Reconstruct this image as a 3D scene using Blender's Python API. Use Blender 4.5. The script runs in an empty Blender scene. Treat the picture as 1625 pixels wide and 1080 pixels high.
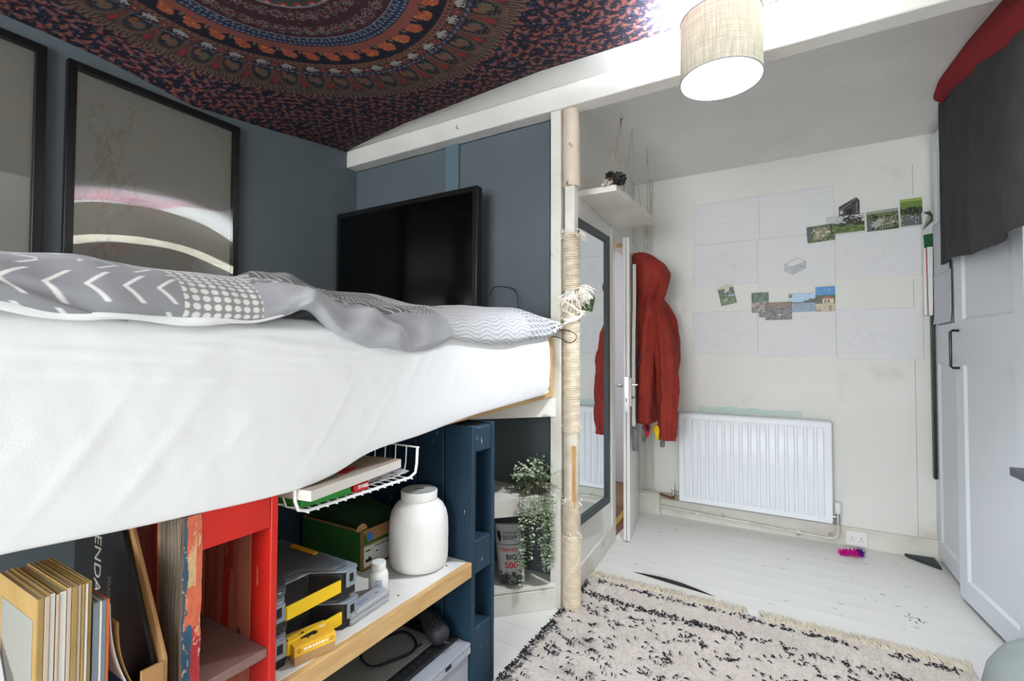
import bpy, math, random
import numpy as np
from mathutils import Matrix, Vector

random.seed(7)
RNG = np.random.RandomState(11)
SC = bpy.context.scene
COL = SC.collection
PI = math.pi

# ------------------------------------------------------------------ camera, light, exposure
def cam_setup():
    yaw, pitch, roll = math.radians(30.35), math.radians(1.5), math.radians(.19)
    f = Vector((-math.sin(yaw) * math.cos(pitch), math.cos(yaw) * math.cos(pitch), math.sin(pitch)))
    r = Vector((math.cos(yaw), math.sin(yaw), 0))
    u = r.cross(f)
    r2 = r * math.cos(roll) + u * math.sin(roll)
    u2 = -r * math.sin(roll) + u * math.cos(roll)
    cd = bpy.data.cameras.new('camera')
    cd.lens = 761 / 1625 * 36
    cd.sensor_width = 36
    cd.clip_start = .02
    c = bpy.data.objects.new('camera', cd)
    COL.objects.link(c)
    c.matrix_world = Matrix(((r2.x, u2.x, -f.x, 0), (r2.y, u2.y, -f.y, 0), (r2.z, u2.z, -f.z, 1.25), (0, 0, 0, 1)))
    SC.camera = c

def world_setup():
    w = bpy.data.worlds.new('world')
    SC.world = w
    w.use_nodes = True
    b = w.node_tree.nodes['Background']
    b.inputs[0].default_value = (.75, .86, 1, 1)
    b.inputs[1].default_value = 1.2

def smooth(p, k=6):
    p = [Vector(q) for q in p]; o = []
    for i in range(len(p) - 1):
        a, b, c, d = p[max(i - 1, 0)], p[i], p[i + 1], p[min(i + 2, len(p) - 1)]
        for j in range(k):
            t = j / k
            o.append(.5 * ((2 * b) + (c - a) * t + (2 * a - 5 * b + 4 * c - d) * t * t + (3 * b - a - 3 * c + d) * t ** 3))
    return o + [p[-1]]

def area(name, loc, rot, size, size_y, power, color):
    l = bpy.data.lights.new(name, 'AREA')
    l.shape = 'RECTANGLE'
    l.size, l.size_y, l.energy, l.color = size, size_y, power, color
    o = bpy.data.objects.new(name, l)
    COL.objects.link(o)
    o.location, o.rotation_euler = loc, rot
    return o

cam_setup()
world_setup()
# fill light of an assumed, unseen window; unseen lamp added to light the hallway
area('window_fill', (-.6, -2.57, 1.5), (math.radians(90), 0, 0), 2.0, 1.4, 95, (.92, .97, 1.0))
area('hall_fill', (-1.9, 3.2, 2.5), (0, 0, 0), .4, .4, 14, (1, .93, .95))
LAMP_POWER = 2300
LAMP_POS = (-.218, 1.885, 2.36)
SC.view_settings.view_transform = 'Standard'
SC.view_settings.look = 'None'
SC.view_settings.gamma = 1
SC.view_settings.use_curve_mapping = False
SC.view_settings.exposure = .62

# ------------------------------------------------------------------ helpers
def lin(c):
    out = []
    for v in c[:3]:
        v = v / 255
        out.append(v / 12.92 if v <= .04045 else ((v + .055) / 1.055) ** 2.4)
    return tuple(out) + (1,)

def lin_np(a):
    a = np.clip(a / 255., 0, 1)
    return np.where(a <= .04045, a / 12.92, ((a + .055) / 1.055) ** 2.4)

def mat(name, c, rough=.6, c2=None, scale=8, stretch=(1, 1, 1), bump=0, bscale=None, metal=0, detail=4,
        lo=.35, hi=.65, alpha=1, trans=0, attr=False, spec=.5, sheen=0, c3=None, scale3=3, lo3=.55, hi3=.7, ior=1.45, bdist=.004):
    m = bpy.data.materials.new(name)
    m.use_nodes = True
    nt = m.node_tree
    b = nt.nodes['Principled BSDF']
    b.inputs['Roughness'].default_value = rough
    b.inputs['Metallic'].default_value = metal
    b.inputs['Specular IOR Level'].default_value = spec
    b.inputs['Alpha'].default_value = alpha
    b.inputs['Transmission Weight'].default_value = trans
    b.inputs['IOR'].default_value = ior
    b.inputs['Sheen Weight'].default_value = sheen
    tc = nt.nodes.new('ShaderNodeTexCoord')
    mp = nt.nodes.new('ShaderNodeMapping')
    mp.inputs['Scale'].default_value = stretch
    nt.links.new(tc.outputs['Object'], mp.inputs[0])
    out = None
    if attr:
        a = nt.nodes.new('ShaderNodeAttribute')
        a.attribute_name = 'col'
        out = a.outputs['Color']
    else:
        b.inputs['Base Color'].default_value = lin(c)
    def layer(base, cc, sc, l, h):
        n = nt.nodes.new('ShaderNodeTexNoise')
        n.inputs['Scale'].default_value = sc
        n.inputs['Detail'].default_value = detail
        nt.links.new(mp.outputs[0], n.inputs['Vector'])
        r = nt.nodes.new('ShaderNodeMapRange')
        r.inputs[1].default_value, r.inputs[2].default_value = l, h
        nt.links.new(n.outputs['Fac'], r.inputs[0])
        x = nt.nodes.new('ShaderNodeMix')
        x.data_type = 'RGBA'
        nt.links.new(r.outputs[0], x.inputs['Factor'])
        if isinstance(base, tuple):
            x.inputs[6].default_value = base
        else:
            nt.links.new(base, x.inputs[6])
        x.inputs[7].default_value = lin(cc)
        return x.outputs[2]
    if c2 is not None:
        out = layer(out if out else lin(c), c2, scale, lo, hi)
    if c3 is not None:
        out = layer(out if out else lin(c), c3, scale3, lo3, hi3)
    if out is not None:
        nt.links.new(out, b.inputs['Base Color'])
    if bump:
        n = nt.nodes.new('ShaderNodeTexNoise')
        n.inputs['Scale'].default_value = bscale or scale * 3
        n.inputs['Detail'].default_value = 6
        nt.links.new(mp.outputs[0], n.inputs['Vector'])
        bp = nt.nodes.new('ShaderNodeBump')
        bp.inputs['Strength'].default_value = bump
        bp.inputs['Distance'].default_value = bdist
        nt.links.new(n.outputs['Fac'], bp.inputs['Height'])
        nt.links.new(bp.outputs[0], b.inputs['Normal'])
    return m

class MB:
    def __init__(s):
        s.v, s.f, s.k = [], [], 0
    def mark(s):
        s.k = len(s.v)
        return s
    def xf(s, M):
        for i in range(s.k, len(s.v)):
            s.v[i] = tuple(M @ Vector(s.v[i]))
        return s
    def hexa(s, p):
        n = len(s.v)
        s.v += [tuple(q) for q in p]
        s.f += [tuple(n + i for i in q) for q in ((0, 3, 2, 1), (4, 5, 6, 7), (0, 1, 5, 4), (1, 2, 6, 5), (2, 3, 7, 6), (3, 0, 4, 7))]
        return s
    def box(s, x0, x1, y0, y1, z0, z1):
        return s.hexa([(x0, y0, z0), (x1, y0, z0), (x1, y1, z0), (x0, y1, z0), (x0, y0, z1), (x1, y0, z1), (x1, y1, z1), (x0, y1, z1)])
    def prism(s, poly, z0, z1, M=None):
        n = len(s.v); k = len(poly)
        a = sum(poly[i][0] * poly[(i + 1) % k][1] - poly[(i + 1) % k][0] * poly[i][1] for i in range(k))
        if a < 0: poly = poly[::-1]
        vs = [(x, y, z0) for x, y in poly] + [(x, y, z1) for x, y in poly]
        if M is not None: vs = [tuple(M @ Vector(q)) for q in vs]
        s.v += vs
        s.f.append(tuple(n + i for i in range(k))[::-1])
        s.f.append(tuple(n + k + i for i in range(k)))
        for i in range(k):
            j = (i + 1) % k
            s.f.append((n + i, n + j, n + k + j, n + k + i))
        return s
    def tube(s, pts, r, n=8, closed=False):
        pts = [Vector(p) for p in pts]
        L = len(pts)
        rr = r if hasattr(r, '__len__') else [r] * L
        base = len(s.v)
        ref = None
        for i, p in enumerate(pts):
            if closed:
                t = (pts[(i + 1) % L] - pts[i - 1])
            else:
                t = pts[min(i + 1, L - 1)] - pts[max(i - 1, 0)]
            if t.length < 1e-9: t = Vector((0, 0, 1))
            t.normalize()
            if ref is None:
                ref = Vector((0, 0, 1)) if abs(t.z) < .9 else Vector((1, 0, 0))
            a = ref - t * ref.dot(t)
            if a.length < 1e-6: a = Vector((1, 0, 0)).cross(t)
            a.normalize(); ref = a
            b = t.cross(a)
            for k in range(n):
                w = 2 * PI * k / n
                s.v.append(tuple(p + (a * math.cos(w) + b * math.sin(w)) * rr[i]))
        for i in range(L if closed else L - 1):
            for k in range(n):
                a0 = base + i * n; a1 = base + ((i + 1) % L) * n
                s.f.append((a0 + k, a0 + (k + 1) % n, a1 + (k + 1) % n, a1 + k))
        if not closed:
            s.f.append(tuple(base + k for k in range(n))[::-1])
            s.f.append(tuple(base + (L - 1) * n + k for k in range(n)))
        return s
    def rings(s, rings, capa=True, capb=True):
        base = len(s.v); n = len(rings[0])
        for r in rings: s.v += [tuple(q) for q in r]
        for i in range(len(rings) - 1):
            for k in range(n):
                a, b = base + i * n, base + (i + 1) * n
                s.f.append((a + k, a + (k + 1) % n, b + (k + 1) % n, b + k))
        if capa: s.f.append(tuple(base + k for k in range(n))[::-1])
        if capb: s.f.append(tuple(base + (len(rings) - 1) * n + k for k in range(n)))
        return s
    def lathe(s, prof, c=(0, 0, 0), n=32, capa=True, capb=True):
        return s.rings([[(c[0] + r * math.cos(2 * PI * k / n), c[1] + r * math.sin(2 * PI * k / n), c[2] + z) for k in range(n)] for r, z in prof], capa, capb)
    def build(s, name, m, parent=None, bevel=0, smooth=True, kind=None, label=None, seg=2, origin=None, ang=40):
        me = bpy.data.meshes.new(name)
        if parent is not None: o0 = Vector(parent['_o'])
        elif origin is not None: o0 = Vector(origin)
        else:
            A = np.array(s.v)
            o0 = Vector(((A[:, 0].min() + A[:, 0].max()) / 2, (A[:, 1].min() + A[:, 1].max()) / 2, A[:, 2].min()))
        me.from_pydata([tuple(Vector(v) - o0) for v in s.v], [], s.f)
        return finish(me, name, m, o0, parent, bevel, smooth, kind, label, seg, ang)

def finish(me, name, m, o0, parent, bevel=0, smooth=True, kind=None, label=None, seg=2, ang=40):
    me.materials.append(m)
    if smooth:
        me.polygons.foreach_set('use_smooth', [True] * len(me.polygons))
        me.set_sharp_from_angle(angle=math.radians(ang))
    me.update()
    o = bpy.data.objects.new(name, me)
    COL.objects.link(o)
    o['_o'] = tuple(o0)
    if parent is not None: o.parent = parent
    else: o.location = o0
    if bevel:
        b = o.modifiers.new('bevel', 'BEVEL')
        b.width, b.segments, b.limit_method = bevel, seg, 'ANGLE'
    if kind: o['kind'] = kind
    if label: o['label'] = label
    return o

def grid(name, P, m, col=None, parent=None, thick=0, kind=None, label=None, smooth=True, off=-1):
    """P[H,W,3] points, col[H,W,3] sRGB 0-255"""
    H, W = P.shape[:2]
    if parent is not None: o0 = np.array(parent['_o'])
    else: o0 = np.array([(P[..., 0].min() + P[..., 0].max()) / 2, (P[..., 1].min() + P[..., 1].max()) / 2, P[..., 2].min()])
    me = bpy.data.meshes.new(name)
    me.vertices.add(H * W)
    me.vertices.foreach_set('co', (P - o0).reshape(-1).astype(np.float32))
    idx = np.arange(H * W).reshape(H, W)
    q = np.stack([idx[:-1, :-1], idx[:-1, 1:], idx[1:, 1:], idx[1:, :-1]], -1).reshape(-1)
    nf = (H - 1) * (W - 1)
    me.loops.add(nf * 4)
    me.loops.foreach_set('vertex_index', q.astype(np.int32))
    me.polygons.add(nf)
    me.polygons.foreach_set('loop_start', (np.arange(nf) * 4).astype(np.int32))
    me.update(calc_edges=True)
    if col is not None:
        a = me.color_attributes.new('col', 'FLOAT_COLOR', 'POINT')
        c = np.ones((H * W, 4), np.float32)
        c[:, :3] = lin_np(col.reshape(-1, 3))
        a.data.foreach_set('color', c.reshape(-1))
    if smooth: me.polygons.foreach_set('use_smooth', [True] * nf)
    me.materials.append(m)
    o = bpy.data.objects.new(name, me)
    COL.objects.link(o)
    o['_o'] = tuple(float(x) for x in o0)
    if parent is not None: o.parent = parent
    else: o.location = o0
    if thick:
        s = o.modifiers.new('solidify', 'SOLIDIFY')
        s.thickness, s.offset = thick, off
    if kind: o['kind'] = kind
    if label: o['label'] = label
    return o

def thing(name, loc, label, cat, group=None):
    o = bpy.data.objects.new(name, None)
    o.empty_display_size = .05
    COL.objects.link(o)
    o.location = loc
    o['_o'] = tuple(loc)
    return tag(o, label, cat, group)

def tag(o, label, cat, group=None):
    o['label'], o['category'] = label, cat
    if group: o['group'] = group
    return o

def struct(o):
    o['kind'] = 'structure'
    return o

def clone(o, dx=0, dy=0, dz=0, label=None, group=None):
    c = o.copy(); COL.objects.link(c)
    c.location = o.location + Vector((dx, dy, dz))
    if o.parent is None: c['_o'] = tuple(c.location)
    if label: c['label'] = label
    if group: c['group'] = group
    for ch in [x for x in bpy.data.objects if x.parent == o]:
        d = ch.copy(); COL.objects.link(d); d.parent = c
        for g in [x for x in bpy.data.objects if x.parent == ch]:
            e = g.copy(); COL.objects.link(e); e.parent = d
    return c

def text(name, body, M, size, m, parent, label=None, ext=.0006, xscale=1, bold=0, shear=0):
    cu = bpy.data.curves.new('tmp', 'FONT')
    cu.body, cu.size, cu.extrude, cu.offset, cu.shear = body, size, ext, bold, shear
    cu.align_x, cu.align_y = 'CENTER', 'CENTER'
    cu.resolution_u = 3
    o = bpy.data.objects.new('tmp', cu)
    COL.objects.link(o)
    dg = bpy.context.evaluated_depsgraph_get()
    me = bpy.data.meshes.new_from_object(o.evaluated_get(dg))
    bpy.data.objects.remove(o)
    me.name = name
    me.transform(Matrix.Diagonal((xscale, 1, 1, 1)))
    me.transform(M)
    o0 = Vector(parent['_o'])
    me.transform(Matrix.Translation(-o0))
    me.materials.clear()
    return finish(me, name, m, o0, parent, smooth=False, label=label)

def basis(o, x, y):
    x = Vector(x).normalized(); y = Vector(y).normalized(); z = x.cross(y).normalized(); y = z.cross(x)
    return Matrix(((x.x, y.x, z.x, o[0]), (x.y, y.y, z.y, o[1]), (x.z, y.z, z.z, o[2]), (0, 0, 0, 1)))

def vn(x, y, seed=0):
    """smooth value noise, arrays, roughly -1..1"""
    x = np.asarray(x, float); y = np.asarray(y, float)
    xi, yi = np.floor(x).astype(int), np.floor(y).astype(int)
    fx, fy = x - xi, y - yi
    fx = fx * fx * (3 - 2 * fx); fy = fy * fy * (3 - 2 * fy)
    def h(a, b):
        n = (a * 374761393 + b * 668265263 + seed * 974711) & 0x7fffffff
        n = (n ^ (n >> 13)) * 1274126177 & 0x7fffffff
        return ((n ^ (n >> 16)) & 0xffff) / 32768. - 1
    return (h(xi, yi) * (1 - fx) + h(xi + 1, yi) * fx) * (1 - fy) + (h(xi, yi + 1) * (1 - fx) + h(xi + 1, yi + 1) * fx) * fy

def fbm(x, y, seed=0, o=4):
    s, a = 0, 1
    for i in range(o):
        s = s + a * vn(x * 2 ** i, y * 2 ** i, seed + i * 17); a *= .5
    return s / 1.9

class Cv:
    """a small drawing sheet of metres w x h, x to the right, y up"""
    def __init__(s, w, h, res, bg):
        s.W, s.H = max(3, int(w / res) + 1), max(3, int(h / res) + 1)
        s.X, s.Y = np.meshgrid(np.linspace(0, w, s.W), np.linspace(0, h, s.H))
        s.c = np.zeros((s.H, s.W, 3)) + np.array(bg, float)
        s.w, s.h, s.res = w, h, res
    def sub(s, x0, x1, y0, y1):
        i0 = max(0, int(x0 / s.w * (s.W - 1))); i1 = min(s.W, int(x1 / s.w * (s.W - 1)) + 2)
        j0 = max(0, int(y0 / s.h * (s.H - 1))); j1 = min(s.H, int(y1 / s.h * (s.H - 1)) + 2)
        return slice(j0, max(j1, j0)), slice(i0, max(i1, i0))
    def put(s, sl, mask, col, a=1):
        if mask.size == 0: return
        m = (mask * a)[..., None]
        s.c[sl] = s.c[sl] * (1 - m) + np.array(col, float) * m
    def ell(s, x, y, rx, ry, col, ang=0, a=1):
        R = max(rx, ry)
        sl = s.sub(x - R, x + R, y - R, y + R)
        dx, dy = s.X[sl] - x, s.Y[sl] - y
        u = dx * math.cos(ang) + dy * math.sin(ang); v = -dx * math.sin(ang) + dy * math.cos(ang)
        s.put(sl, ((u / rx) ** 2 + (v / ry) ** 2 < 1).astype(float), col, a)
    def rect(s, x0, x1, y0, y1, col, a=1):
        sl = s.sub(x0, x1, y0, y1)
        s.put(sl, ((s.X[sl] >= x0) & (s.X[sl] <= x1) & (s.Y[sl] >= y0) & (s.Y[sl] <= y1)).astype(float), col, a)
    def line(s, x0, y0, x1, y1, w, col, a=1):
        sl = s.sub(min(x0, x1) - w, max(x0, x1) + w, min(y0, y1) - w, max(y0, y1) + w)
        dx, dy = x1 - x0, y1 - y0
        L = dx * dx + dy * dy + 1e-12
        t = np.clip(((s.X[sl] - x0) * dx + (s.Y[sl] - y0) * dy) / L, 0, 1)
        d = np.hypot(s.X[sl] - x0 - t * dx, s.Y[sl] - y0 - t * dy)
        s.put(sl, np.clip((w - d) / s.res + .5, 0, 1), col, a)
    def poly(s, pts, w, col, a=1):
        for p, q in zip(pts[:-1], pts[1:]): s.line(*p, *q, w, col, a)
    def fill(s, pts, col, a=1):
        xs, ys = [p[0] for p in pts], [p[1] for p in pts]
        sl = s.sub(min(xs), max(xs), min(ys), max(ys))
        X, Y = s.X[sl], s.Y[sl]
        ins = np.zeros(X.shape, bool)
        for (xa, ya), (xb, yb) in zip(pts, pts[1:] + pts[:1]):
            if ya == yb: continue
            c = ((ya > Y) != (yb > Y)) & (X < (xb - xa) * (Y - ya) / (yb - ya) + xa)
            ins ^= c
        s.put(sl, ins.astype(float), col, a)

# ------------------------------------------------------------------ materials
M_wall = mat('white_wall_paint', (228, 227, 222), .7, c2=(221, 219, 212), scale=1.6, lo=.3, hi=.8, bump=.25, bscale=30, c3=(190, 182, 166), scale3=2.3, lo3=.62, hi3=.85)
M_blue = mat('slate_blue_wall_paint', (92, 101, 106), .7, c2=(86, 95, 100), scale=2.5, bump=.2, bscale=45)
M_ceil = mat('textured_ceiling_paint', (232, 230, 226), .8, c2=(225, 223, 219), scale=2, bump=.55, bscale=38, bdist=.006)
M_beam = mat('beam_white_gloss', (226, 223, 217), .55, c2=(214, 210, 203), scale=3, bump=.12, bscale=25)
M_white = mat('white_gloss_paint', (228, 227, 224), .35, c2=(216, 214, 208), scale=2.5, bump=.08, bscale=20)
M_dirty = mat('scuffed_white_paint', (220, 217, 208), .5, c2=(200, 194, 182), scale=4, lo=.45, hi=.75, c3=(150, 138, 120), scale3=9, lo3=.66, hi3=.76, bump=.15, bscale=30)
M_floor = mat('white_floor_paint', (224, 223, 219), .32, c2=(214, 212, 206), scale=1.7, stretch=(.4, 1.5, 1), bump=.1, bscale=22, c3=(88, 82, 74), scale3=11, lo3=.735, hi3=.755)
M_ward = mat('wardrobe_white_foil', (214, 219, 224), .4, bump=.05, bscale=60)
M_pine = mat('pine_wood', (206, 170, 118), .55, c2=(190, 150, 98), scale=6, stretch=(8, 1, 8), bump=.1)
M_pinez = mat('pine_wood_upright', (206, 172, 120), .55, c2=(188, 150, 98), scale=6, stretch=(8, 8, 1), bump=.1)
M_black = mat('black_paint', (16, 16, 17), .35)
M_matblack = mat('matt_black_plastic', (22, 23, 25), .5)
M_screen = mat('dark_screen_glass', (4, 4, 5), .12, spec=.35)
M_mframe = mat('mirror_frame_charcoal', (54, 60, 62), .5)
M_mirror = mat('mirror_silver', (232, 236, 238), .02, metal=1)
M_steel = mat('chromed_steel', (205, 205, 205), .2, metal=1)
M_copper = mat('old_copper_pipe', (128, 84, 66), .4, metal=.7)
M_rad = mat('radiator_enamel', (232, 235, 240), .3)
M_radgap = mat('radiator_seam', (196, 200, 206), .4)
M_sheet = mat('white_cotton_sheet', (234, 234, 236), .85, sheen=.2, bump=.08, bscale=220)
M_cream = mat('cream_foam', (232, 222, 196), .8)
M_duvet = mat('printed_duvet_cotton', (200, 200, 200), .9, attr=True, sheen=.2, bump=.15, bscale=180, bdist=.001)
M_tap = mat('printed_tapestry_cotton', (90, 40, 40), .95, attr=True, bump=.2, bscale=160, bdist=.001)
M_rug = mat('woven_rug_wool', (200, 190, 180), .95, attr=True, bump=.8, bscale=130, bdist=.006)
M_tuftc = mat('cream_wool', (204, 194, 182), .95)
M_tuftk = mat('black_wool', (30, 30, 38), .95)
M_fringe = mat('cotton_fringe', (216, 204, 184), .95)
M_print = mat('printed_photo_paper', (200, 200, 200), .35, attr=True)
M_paper = mat('drawing_paper', (200, 200, 206), .8, attr=True)
M_rope = mat('sisal_rope', (232, 218, 196), .85, c2=(214, 198, 174), scale=30, bump=.5, bscale=160)
M_fray = mat('frayed_cotton_rope', (236, 228, 214), .9)
M_postp = mat('dirty_cream_post_paint', (212, 200, 184), .6, c2=(196, 180, 160), scale=9, c3=(92, 78, 66), scale3=14, lo3=.66, hi3=.72, bump=.3, bscale=40)
M_postw = mat('bare_post_wood', (214, 168, 112), .6, c2=(196, 148, 94), scale=8, stretch=(6, 6, 1))
M_coat = mat('rust_red_softshell', (138, 38, 25), .8, c2=(126, 33, 22), scale=12, bump=.12, bscale=220, bdist=.001)
M_coatdark = mat('dark_zip_tape', (62, 34, 38), .6)
M_lining = mat('pale_fleece_lining', (202, 200, 196), .95, bump=.4, bscale=120)
M_greycloth = mat('grey_jersey', (112, 114, 118), .95, bump=.2, bscale=120)
M_redglove = mat('red_glove_fabric', (196, 26, 34), .8)
M_yelglove = mat('yellow_glove_fabric', (226, 184, 20), .8)
M_whitep = mat('white_plastic', (232, 230, 227), .45)
M_lid = mat('grey_jar_lid_top', (176, 176, 172), .5, c2=(160, 160, 156), scale=20)
M_wire = mat('white_coated_wire', (236, 236, 236), .35)
M_melamine = mat('white_melamine_board', (222, 220, 217), .35, c2=(208, 205, 200), scale=5)
M_bluepal = mat('navy_blue_chalk_paint', (15, 40, 60), .6, c2=(22, 54, 74), scale=3, stretch=(2, 2, .6), c3=(160, 160, 150), scale3=26, lo3=.70, hi3=.715, bump=.5, bscale=24)
M_bluedark = mat('dark_navy_paint', (18, 38, 54), .7, c2=(26, 50, 66), scale=3, bump=.3, bscale=24)
M_red = mat('bright_red_paint', (206, 38, 20), .5, c2=(188, 28, 22), scale=5, stretch=(1.5, 1.5, .5), c3=(228, 120, 92), scale3=16, lo3=.66, hi3=.70, bump=.3, bscale=24)
M_redfade = mat('worn_red_paint', (186, 92, 72), .65, c2=(196, 34, 20), scale=4, stretch=(5, 5, .8), lo=.46, hi=.56, c3=(206, 122, 100), scale3=5, lo3=.5, hi3=.72, bump=.35, bscale=24)
M_paintwood = mat('aged_paint_on_wood', (150, 120, 100), .7, attr=True, bump=.5, bscale=60)
M_weather = mat('weathered_bare_wood', (128, 112, 94), .85, c2=(92, 82, 72), scale=5, stretch=(14, 14, 1), lo=.4, hi=.6, c3=(168, 116, 84), scale3=5, lo3=.58, hi3=.72, bump=.8, bscale=30)
M_flake = mat('flaking_many_coloured_paint', (196, 108, 82), .65, c2=(46, 78, 104), scale=6, stretch=(5, 5, .9), lo=.53, hi=.55, detail=8, c3=(168, 44, 48), scale3=5, lo3=.53, hi3=.56, bump=.7, bscale=26)
M_pinkboard = mat('dull_pink_board', (150, 118, 110), .7, c2=(128, 98, 92), scale=4)
M_card = mat('brown_cardboard', (176, 132, 86), .8, c2=(164, 120, 76), scale=12)
M_green = mat('green_printed_card', (56, 116, 52), .7, c2=(46, 100, 44), scale=8)
M_label = mat('white_label_paper', (222, 222, 218), .6)
M_bluestk = mat('blue_sticker', (42, 118, 190), .5)
M_clear = mat('clear_plastic_rim', (150, 158, 168), .25, alpha=.8, spec=.6)
M_cleartop = mat('clear_plastic_lid', (120, 124, 128), .18, alpha=.42, spec=.6)
M_haze = mat('translucent_storage_plastic', (186, 190, 200), .25, alpha=.6)
M_case = mat('black_case_plastic', (26, 26, 29), .45)
M_yellow = mat('yellow_handle_plastic', (240, 198, 20), .45)
M_ybox = mat('yellow_printed_card', (238, 188, 56), .6, c2=(228, 172, 44), scale=12)
M_silver = mat('grey_plastic_case', (164, 166, 170), .4)
M_bluetext = mat('blue_print', (92, 124, 176), .6)
M_ink = mat('black_print', (20, 20, 22), .6)
M_whiteprint = mat('white_print', (236, 236, 236), .6)
M_redprint = mat('red_print', (206, 28, 34), .6)
M_greyprint = mat('grey_print', (150, 150, 146), .7)
M_foil = mat('silver_grey_foil_bag', (188, 188, 188), .4, c2=(170, 170, 172), scale=8, bump=.3, bscale=14, bdist=.01)
M_leaf = mat('pale_sage_leaf', (146, 162, 132), .6, c2=(186, 196, 174), scale=30)
M_leafd = mat('green_leaf', (104, 134, 84), .6, c2=(140, 160, 118), scale=30)
M_stem = mat('plant_stem', (112, 104, 76), .7)
M_soil = mat('dark_pot', (52, 46, 42), .8)
M_tan = mat('tan_magazine_paper', (172, 142, 86), .55, c2=(160, 130, 76), scale=14)
M_magwhite = mat('white_magazine_spine', (222, 216, 210), .5)
M_magpink = mat('faded_pink_spine', (198, 178, 160), .5)
M_magblue = mat('blue_grey_spine', (118, 128, 136), .5)
M_magorange = mat('orange_spine', (196, 98, 46), .5)
M_calendar = mat('black_calendar_card', (9, 9, 9), .5)
M_silverpage = mat('grey_metal_sheet', (150, 148, 145), .35, metal=.3)
M_towel = mat('charcoal_towel_terry', (58, 56, 58), 1, c2=(50, 48, 50), scale=10, bump=.6, bscale=200, bdist=.003)
M_redcloth = mat('deep_red_cloth', (132, 14, 24), .9, bump=.2, bscale=120)
M_desk = mat('slate_grey_desktop', (74, 78, 86), .5)
M_bag = mat('grey_green_cloth_bag', (152, 160, 158), .85, c2=(140, 148, 147), scale=6, bump=.3, bscale=60)
M_pink = mat('magenta_fluff', (206, 10, 140), .9)
M_purple = mat('purple_fluff', (96, 20, 130), .9)
M_slate = mat('dark_slate', (44, 54, 54), .5)
M_hallwall = mat('mauve_hall_wall', (204, 200, 202), .7)
M_hallfloor = mat('brown_hall_floor', (128, 96, 66), .5, c2=(108, 80, 54), scale=3)
M_brassy = mat('yellow_threshold_strip', (196, 160, 60), .4)
M_mould = mat('damp_stained_plaster', (184, 176, 158), .8, c2=(150, 140, 120), scale=7, lo=.45, hi=.7, c3=(70, 62, 50), scale3=26, lo3=.66, hi3=.72)
M_mint = mat('old_mint_paint', (190, 214, 206), .7, c2=(210, 216, 206), scale=6, lo=.4, hi=.7)
M_dark = mat('dark_gap', (26, 24, 22), .9)
M_dry = mat('dark_dried_leaves', (66, 62, 54), .9, c2=(34, 38, 34), scale=30, bump=.5, bscale=60)
M_drypale = mat('pale_feather', (196, 184, 170), .9)
M_string = mat('dirty_string', (168, 152, 134), .9)
M_poster = mat('pale_grey_poster', (150, 150, 146), .8, attr=True)
M_batten = mat('slate_blue_batten_paint', (92, 112, 122), .6)

def acrylic():
    m = mat('glossy_acrylic_pane', (235, 238, 238), .03, alpha=1, spec=.5)
    nt = m.node_tree
    out = nt.nodes['Material Output']
    b = nt.nodes['Principled BSDF']
    tr = nt.nodes.new('ShaderNodeBsdfTransparent')
    gl = nt.nodes.new('ShaderNodeBsdfGlossy')
    gl.inputs['Roughness'].default_value = .02
    gl.inputs['Color'].default_value = (.95, .97, .97, 1)
    fr = nt.nodes.new('ShaderNodeFresnel'); fr.inputs['IOR'].default_value = 2.0
    mx = nt.nodes.new('ShaderNodeMixShader')
    nt.links.new(fr.outputs[0], mx.inputs[0])
    nt.links.new(tr.outputs[0], mx.inputs[1]); nt.links.new(gl.outputs[0], mx.inputs[2])
    nt.links.new(mx.outputs[0], out.inputs[0])
    nt.nodes.remove(b)
    return m
M_acryl = acrylic()

def shade_mat():
    m = mat('linen_shade', (206, 196, 168), .9)
    nt = m.node_tree
    out = nt.nodes['Material Output']; b = nt.nodes['Principled BSDF']
    tc = nt.nodes['Texture Coordinate']
    cols = []
    for st in ((60, 60, 3), (3, 3, 160)):
        mp = nt.nodes.new('ShaderNodeMapping'); mp.inputs['Scale'].default_value = st
        n = nt.nodes.new('ShaderNodeTexNoise'); n.inputs['Scale'].default_value = 4
        nt.links.new(tc.outputs['Object'], mp.inputs[0]); nt.links.new(mp.outputs[0], n.inputs['Vector'])
        cols.append(n.outputs['Fac'])
    ad = nt.nodes.new('ShaderNodeMath'); ad.operation = 'ADD'
    nt.links.new(cols[0], ad.inputs[0]); nt.links.new(cols[1], ad.inputs[1])
    r = nt.nodes.new('ShaderNodeMapRange'); r.inputs[1].default_value, r.inputs[2].default_value = .75, 1.25
    nt.links.new(ad.outputs[0], r.inputs[0])
    x = nt.nodes.new('ShaderNodeMix'); x.data_type = 'RGBA'
    x.inputs[6].default_value = lin((178, 172, 152)); x.inputs[7].default_value = lin((216, 211, 196))
    nt.links.new(r.outputs[0], x.inputs['Factor'])
    nt.links.new(x.outputs[2], b.inputs['Base Color'])
    t = nt.nodes.new('ShaderNodeBsdfTranslucent')
    nt.links.new(x.outputs[2], t.inputs[0])
    mx = nt.nodes.new('ShaderNodeMixShader'); mx.inputs[0].default_value = .07
    nt.links.new(b.outputs[0], mx.inputs[1]); nt.links.new(t.outputs[0], mx.inputs[2])
    nt.links.new(mx.outputs[0], out.inputs[0])
    return m
M_shade = shade_mat()

def emit(name, c, s):
    m = bpy.data.materials.new(name); m.use_nodes = True
    b = m.node_tree.nodes['Principled BSDF']
    b.inputs['Emission Color'].default_value = lin(c); b.inputs['Emission Strength'].default_value = s
    return m

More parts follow.
